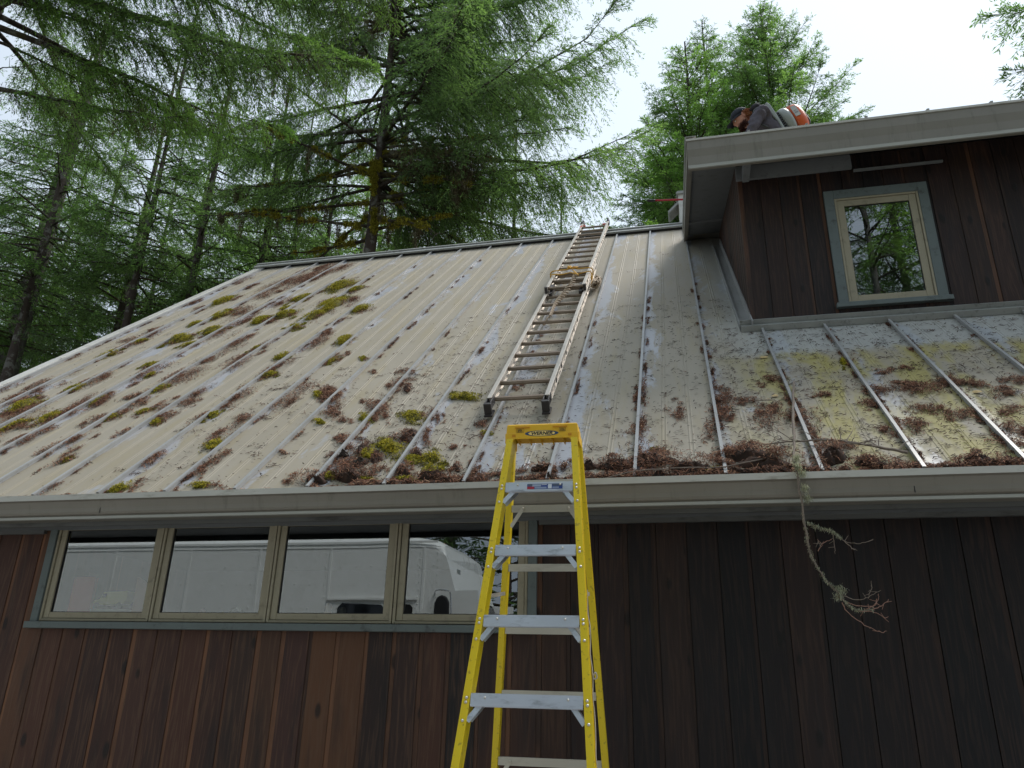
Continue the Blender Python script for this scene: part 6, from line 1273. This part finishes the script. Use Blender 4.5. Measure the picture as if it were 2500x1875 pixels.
strands("beard", M_BEARD, st, dr, 1100, .045, .0028, per, 2)
# hood bunched behind the neck, shoulder seam yoke
g = MB(); n = 22; vs = []
for j, (x, z, ry, rz_) in enumerate(((.945, 5.955, .085, .055), (.985, 5.985, .125, .060), (1.04, 5.985, .155, .058), (1.10, 5.955, .155, .050), (1.16, 5.905, .12, .038), (1.19, 5.875, .06, .02))):
    for k in range(n): a = 6.2832*k/n; vs.append((x+.012*math.sin(3*a+j), PY+ry*math.cos(a)*(1+.05*math.sin(5*a+j)), z+rz_*math.sin(a)*(1+.08*math.sin(4*a+2*j))))
g.add(vs, [(j*n+k, j*n+(k+1) % n, (j+1)*n+(k+1) % n, (j+1)*n+k) for j in range(5) for k in range(n)]+[tuple(range(5*n, 6*n))])
hd = g.build("hood", M_HOOD, per, smooth=True); md = hd.modifiers.new('sol', 'SOLIDIFY'); md.thickness = .008
g = MB()
for sg in (-1, 1): g.tube(wob([(1.12, PY+sg*.11, 5.905), (1.05, PY+sg*.145, 5.935), (.99, PY+sg*.15, 5.88), (1.0, PY+sg*.15, 5.76), (1.12, PY+sg*.14, 5.66)]), .013, 6)
bel = g  # blower harness straps
# blower
M_GP = mat("grey plastic", (0.30, 0.33, 0.32), 0.45, 0, 0.1, 10); M_DGP = mat("dark plastic", (0.04, 0.042, 0.045), 0.5); M_OR = mat("orange plastic", (0.62, 0.11, 0.025), 0.38, 0, 0.08, 10); M_WP = mat("pale plastic panel", (0.45, 0.47, 0.47), 0.45)
bl = empty("backpack_blower", (1.28, PY, 5.55), 0, "orange and grey backpack leaf blower worn on the kneeling person's back", "leaf blower")
BT = R_(22)
BW = Matrix.Translation((1.285, PY, 5.74)) @ Matrix.Rotation(-BT, 4, 'Y')     # local z runs up along the back, local x points away from the back
def outline(pts, y0, y1, name, m, bev=.012):
    g = MB(); g.prism(pts, y0, y1, 'y'); return g.build(name, m, bl, BW, bevel=bev)
pl = outline([(-.065, -.20), (-.035, -.20), (-.020, .10), (-.018, .26), (-.035, .305), (-.060, .29), (-.075, .20), (-.055, .02)], -.14, .14, "back_plate", M_GP, .01)
g = MB()
for s in (-1, 1): g.box((-.078, s*.05-.018, .06), (-.060, s*.05+.018, .27), None)
build_split(g, "back_pad", M_DGP, pl, BW)
def disc(cx, cz, y0, y1, r, m, name, rs=1.0, parent=None):
    g = MB(); n = 28; pr = [(0, 0)]
    vs = []; ys = (y0, y0+.012, y1-.012, y1)
    for y, q in zip(ys, (.88, 1, 1, .88)):
        for k in range(n): a = 6.2832*k/n; vs.append((cx+r*q*rs*math.cos(a), y, cz+r*q*math.sin(a)))
    g.add(vs, [(j*n+k, j*n+(k+1) % n, (j+1)*n+(k+1) % n, (j+1)*n+k) for j in range(3) for k in range(n)]+[tuple(range(n)), tuple(range(3*n, 4*n))]); return g.build(name, m, parent or bl, BW, smooth=False)
# fan housing (grey volute) stands beside the plate, engine shroud orange outside it
g = MB(); n = 26; vs = []
for x, r_ in ((.015, .115), (.030, .150), (.075, .160), (.105, .150), (.118, .118)):
    for k in range(n): a = 6.2832*k/n; vs.append((x, r_*1.0*math.cos(a), .015+r_*1.25*math.sin(a)))
g.add(vs, [(j*n+k, j*n+(k+1) % n, (j+1)*n+(k+1) % n, (j+1)*n+k) for j in range(4) for k in range(n)]+[tuple(range(n)), tuple(range(4*n, 5*n))]); fan = g.build("fan_housing", M_GP, bl, BW, smooth=True)
g = MB()
for k in range(9): g.box((-.018, -.12, -.12+k*.030), (.016, .12, -.105+k*.030))
build_split(g, "spring_mount", M_DGP, bl, BW)
g = MB(); n = 26; vs = []
for x, q in ((.119, .80), (.135, 1.0), (.205, 1.0), (.245, .88), (.262, .60)):
    for k in range(n):
        a = 6.2832*k/n; c, s = math.cos(a), math.sin(a); c = math.copysign(abs(c)**.7, c); s = math.copysign(abs(s)**.7, s); vs.append((x, .125*q*c, .02+.175*q*s))
g.add(vs, [(j*n+k, j*n+(k+1) % n, (j+1)*n+(k+1) % n, (j+1)*n+k) for j in range(4) for k in range(n)]+[tuple(range(n)), tuple(range(4*n, 5*n))]); sh = g.build("engine_shroud", M_OR, bl, BW, smooth=True)
g = MB(); g.box((.140, -.132, -.02), (.195, -.1265, .12)); g.build("side_label", M_WP, sh, BW)
g = MB(); g.box((.150, -.1345, .02), (.185, -.1325, .035)); g.box((.150, -.1345, .05), (.178, -.1325, .058)); g.build("label_print", mat("grey print", (.25, .25, .26), .5), sh, BW)
g = MB(); g.tube(wob([(.20, -.02, .20), (.26, -.02, .16), (.285, -.02, .05), (.28, -.02, -.08), (.22, -.02, -.15)]), .010, 6); g.ball((.235, -.02, .16), .03, 10, 6); g.build("starter_guard", M_DGP, bl, BW, smooth=True)
g = MB(); g.box((.02, -.13, -.26), (.22, .13, -.175)); g.build("fuel_tank", M_WP, bl, BW, bevel=.02)
# hose elbow and tube running round to the hands
g = MB(); Wi = BW.inverted()
hose = [BW @ Vector((.07, .12, -.10)), Vector((1.30, PY+.27, 5.46)), Vector((1.12, PY+.30, 5.36)), Vector((.93, PY+.24, 5.36)), Vector((.80, PY+.205, 5.375))]
hp = wob(hose, 8); g.tube([Wi @ p for p in hp], [.034+.004*(i % 2) for i in range(len(hp))], 12); g.build("hose", M_DGP, bl, BW)
g = MB(); g.tube([Wi @ Vector(p) for p in ((.80, PY+.205, 5.375), (.62, PY+.14, 5.35), (.30, PY+.02, 5.24), (.22, PY-.01, 5.22))], [.034, .032, .030, .036], 14); g.build("blow_tube", M_DGP, bl, BW, smooth=True)
g = MB(); g.v = [tuple(Wi @ Vector(p)) for p in bel.v]; g.f = bel.f; g.t = bel.t; g.mi = bel.mi; g.build("harness", M_DGP, bl, BW, smooth=True)

# ------------------------------------------------------------------ white truck parked behind the camera (seen mirrored in the ribbon window)
M_TW = mat("white truck paint", (0.74, 0.76, 0.74), 0.30, 0, 0.05, 2, dirt=(0.5, 0.5, 0.46), dirt_amt=0.25); M_TG = mat("dark truck glass", (0.01, 0.012, 0.014), 0.05, 0, 0.0); M_AMB = mat("amber lens", (0.55, 0.17, 0.03), 0.25); M_CHR = mat("chrome", (0.7, 0.7, 0.7), 0.12, 1.0, 0.02); M_TYRE = mat("tyre rubber", (0.02, 0.02, 0.02), 0.85)
tk = empty("truck", (-7.6, -2.9, GZ), 0, "tall white walk-in truck parked on the drive behind the camera, mirrored in the ribbon window", "truck")
YN, YFAR = -1.80, -4.05
XF_T, XF_B = -3.31, -3.02               # front face leans forward going down
xf = lambda z: XF_T+(1.75-z)*0.333
ZR = 1.95
g = MB(); rows_ = []
# body shell cross-sections along X: rounded roof edges
def section(x, roofz, inset=0.0):
    a = []; y0, y1 = YN-inset, YFAR+inset; r_ = .16
    a += [(x, y0, -1.15), (x, y0, roofz-r_)]
    for q in range(1, 6): t_ = q/6*math.pi/2; a.append((x, y0-r_+r_*math.cos(t_), roofz-r_+r_*math.sin(t_)))
    a.append((x, y0-r_-.05, roofz+.012)); a.append((x, (y0+y1)/2, roofz+.035)); a.append((x, y1+r_+.05, roofz+.012))
    for q in range(5, 0, -1): t_ = q/6*math.pi/2; a.append((x, y1+r_-r_*math.cos(t_), roofz-r_+r_*math.sin(t_)))
    a += [(x, y1, roofz-r_), (x, y1, -1.15)]; return a
secs = [section(-12.4, ZR-.06), section(-12.3, ZR)]+[section(x, ZR) for x in (-10, -8, -6, -4.4)]+[section(-3.75, ZR-.02), section(-3.45, ZR-.07)]+[section(xf(1.80)+.002, ZR-.13)]
nn = len(secs[0]); vs = [p for s in secs for p in s]; fs = [(j*nn+k, j*nn+k+1, (j+1)*nn+k+1, (j+1)*nn+k) for j in range(len(secs)-1) for k in range(nn-1)]+[tuple(range(nn))]
g.add(vs, fs)
# leaning front panel above the windscreen, with corner post
fz = [1.62, 1.45, 1.17]
for z0_, z1_ in zip(fz[1:], fz[:-1]):
    g.add([(xf(z0_), YN, z0_), (xf(z0_), YFAR, z0_), (xf(z1_)-.02*(z1_ > 1.8), YFAR, z1_), (xf(z1_)-.02*(z1_ > 1.8), YN, z1_)], [(0, 1, 2, 3)])
g.add([(-3.326, YN, 1.66), (-3.326, YN, -1.15), (xf(-.1), YN, -1.15), (xf(-.1), YN, -.1), (xf(1.66), YN, 1.66)], [(0, 1, 2, 3, 4)])
g.add([(-3.326, YFAR, 1.66), (-3.326, YFAR, -1.15), (xf(-.1), YFAR, -1.15), (xf(-.1), YFAR, -.1), (xf(1.66), YFAR, 1.66)], [(0, 1, 2, 3, 4)])
se = section(xf(1.80)+.002, ZR-.13)[1:-1]; g.add(se+[(xf(1.60), YFAR, 1.60), (xf(1.60), YN, 1.60)], [tuple(range(len(se)+2))])
g.add([(xf(.20), YN, .20), (xf(.20), YFAR, .20), (xf(-1.15)-.1, YFAR, -1.15), (xf(-1.15)-.1, YN, -1.15)], [(0, 1, 2, 3)])
g.box((xf(1.2)-.05, YN-.07, .2), (xf(.2), YN-.002, 1.18)); g.box((xf(1.2)-.05, YFAR, .2), (xf(.2), YFAR+.07, 1.18))
body = g.build("body", M_TW, tk)
g = MB()
g.box((-12.3, YN+.001, 1.835), (-3.40, YN+.012, 1.865)); g.box((-12.3, YN+.001, 1.775), (-3.36, YN+.008, 1.785))
for x in (-11.2, -9.9, -8.6, -7.3, -6.15, -5.02, -3.62): g.box((x, YN+.001, .3), (x+.035, YN+.010, 1.775))
r7 = random.Random(2)
for zz in (1.52, 1.27, .95):
    x = -12.2
    while x < -3.4: g.ball((x, YN+.004, zz+r7.uniform(-.004, .004)), .009, 6, 4); x += .23
for x in (-5.06, -3.66, -3.40):
    z = .4
    while z < 1.75: g.ball((x, YN+.006, z), .008, 6, 4); z += .10
g.box((-5.0, YN+.001, 1.055), (-3.66, YN+.030, 1.085))
g.build("body_trim", M_TW, body)
g = MB(); g.prism([(-4.82, .45), (-4.12, .45), (-4.12, .93), (-4.18, .99), (-4.76, 1.01), (-4.82, .95)], YN+.004, YN+.016, 'y'); g.prism([(-4.02, .45), (-3.72, .45), (-3.72, .95), (-3.76, .99), (-3.98, .99), (-4.02, .95)], YN+.004, YN+.016, 'y'); build_split(g, "side_window", M_TG, tk)
g = MB(); g.add([(xf(.25)+.004, YN-.09, .25), (xf(.25)+.004, YFAR+.09, .25), (xf(1.14)+.004, YFAR+.09, 1.14), (xf(1.14)+.004, YN-.09, 1.14)], [(0, 1, 2, 3)]); g.build("windscreen", M_TG, tk)
g = MB(); g.box((xf(1.5), YN-.55, 1.38), (xf(1.5)+.015, YN-.40, 1.52)); g.build("header_vent", M_GP, tk)
for y_, x_ in ((YN-.25, -3.33), (YN-.85, -3.33), (YN-1.1, -3.33), (YN-1.35, -3.33), (YN-1.95, -3.33)):
    g = MB(); g.box((x_-.10, y_-.05, 1.825), (x_-.04, y_+.05, 1.865)); g.build("marker_light", M_AMB, tk, bevel=.015)
g = MB(); g.tube(wob([(-3.42, YN, 1.14), (-3.36, YN+.12, 1.17), (-3.20, YN+.14, 1.165), (-3.14, YN+.14, 1.10), (-3.13, YN+.13, .70), (-3.25, YN+.05, .55), (-3.30, YN, .52)]), .010, 8); mb_ = g.build("mirror_arm", M_CHR, tk, smooth=True)
g = MB(); g.prism([(-3.38, .55), (-3.16, .55), (-3.16, 1.0), (-3.20, 1.08), (-3.27, 1.11), (-3.34, 1.08), (-3.38, 1.0)], YN+.09, YN+.14, 'y'); g.build("mirror", M_BLACK, tk, bevel=.02)
for x in (-10.4, -3.95):
    for y_ in (YN-.16, YFAR+.16):
        g = MB(); g.tube([(x, y_-.13, GZ+.42), (x, y_+.13, GZ+.42)], .42, 28); wh = g.build("wheel", M_TYRE, tk, bevel=.03)
        g = MB(); g.tube([(x, y_-.135, GZ+.42), (x, y_+.135, GZ+.42)], .22, 20); g.build("rim", M_GP, wh)
g = MB(); g.box((-12.2, YFAR+.1, -1.25), (-3.1, YN-.1, -1.15)); g.build("chassis", M_BLACK, tk)

# ------------------------------------------------------------------ things on the shelf inside the ribbon window
SZ = RW[2]+0.013
def thing1(o, label, cat, group=None): return tag(o, label, cat, group)
g = MB(); g.box((-3.88, 4.385, SZ), (-3.72, 4.415, SZ+.265)); thing1(g.build("book", mat("faded red cover", (0.92, 0.08, 0.05), .6), None, bevel=.004), "tall faded red book standing inside the leftmost window", "book")
g = MB(); g.box((-3.70, 4.37, SZ), (-3.44, 4.48, SZ+.065)); thing1(g.build("box", mat("pale box card", (0.82, 0.88, 0.84), .7), None, bevel=.004), "pale box under the yellow toy truck inside the leftmost window", "box")
g = MB(); g.prism([(-3.42, SZ), (-3.345, SZ), (-3.345, SZ+.205), (-3.38, SZ+.24), (-3.425, SZ+.265)], 4.40, 4.43, 'y'); thing1(g.build("cardboard_flap", mat("tan cardboard", (0.80, 0.42, 0.26), .8), None), "tan cardboard piece standing right of the yellow toy truck", "cardboard")
ty = empty("toy_truck", (-3.56, 4.43, SZ+.066), 0, "small yellow toy truck on a pale box inside the leftmost window", "toy")
M_TY = mat("yellow toy paint", (0.95, 0.92, 0.10), .4); tz = SZ+.066
g = MB(); g.prism([(-3.7080, tz+.035), (-3.6980, tz+.055), (-3.6630, tz+.06), (-3.6380, tz+.105), (-3.4630, tz+.112), (-3.4630, tz+.06), (-3.4830, tz+.035), (-3.5230, tz+.030), (-3.6230, tz+.025)], 4.385, 4.465, 'y'); g.build("body", M_TY, ty, bevel=.006)
g = MB(); g.box((-3.6430, 4.3835, tz+.070), (-3.6130, 4.3855, tz+.095)); g.build("window", M_BLACK, ty)
for x in (-3.673, -3.508):
    g = MB(); g.tube([(x, 4.377, tz+.020), (x, 4.473, tz+.020)], .020, 14); g.build("wheel", M_BLACK, ty)
for (x, h, r_, c, nm, lab) in ((-2.92, .07, .028, (0.6, 0.2, 0.18), "trinket", "small red trinket on the sill inside the second window"), (-2.78, .055, .024, (0.6, 0.45, 0.1), "trinket", "small yellow trinket beside the white horn inside the second window"), (-2.09, .11, .035, (0.6, 0.33, 0.15), "figurine", "orange-tan figurine on the sill inside the third window"), (-2.00, .085, .040, (0.62, 0.6, 0.5), "figurine", "cream squat figurine right of the orange one in the third window")):
    g = MB(); n = 12; pr = ((.9, 0), (1, .15), (.75, .4), (.5, .6), (.62, .78), (.4, .95), (.05, 1)); vs = [(x+r_*q*math.cos(6.283*k/n), 4.40+r_*q*math.sin(6.283*k/n), SZ+h*z) for q, z in pr for k in range(n)]
    g.add(vs, [(j*n+k, j*n+(k+1) % n, (j+1)*n+(k+1) % n, (j+1)*n+k) for j in range(len(pr)-1) for k in range(n)]+[tuple(range(n))]); tag(g.build(nm, mat(nm+" glaze", c, .5), None, smooth=True), lab, "ornament")
g = MB(); g.tube(wob([(-2.69, 4.39, SZ+.005), (-2.715, 4.39, SZ+.035), (-2.70, 4.39, SZ+.065), (-2.67, 4.39, SZ+.068), (-2.655, 4.39, SZ+.050)]), [.016]*10+[.014]*7+[.010]*5+[.006]*3, 8); tag(g.build("horn_ornament", mat("white china", (.75, .75, .72), .4), None, smooth=True), "white curled horn ornament inside the second window", "ornament")
for o in [x for x in bpy.data.objects if x.type == 'MESH' and not x.data.polygons]: print("EMPTY MESH", o.name)
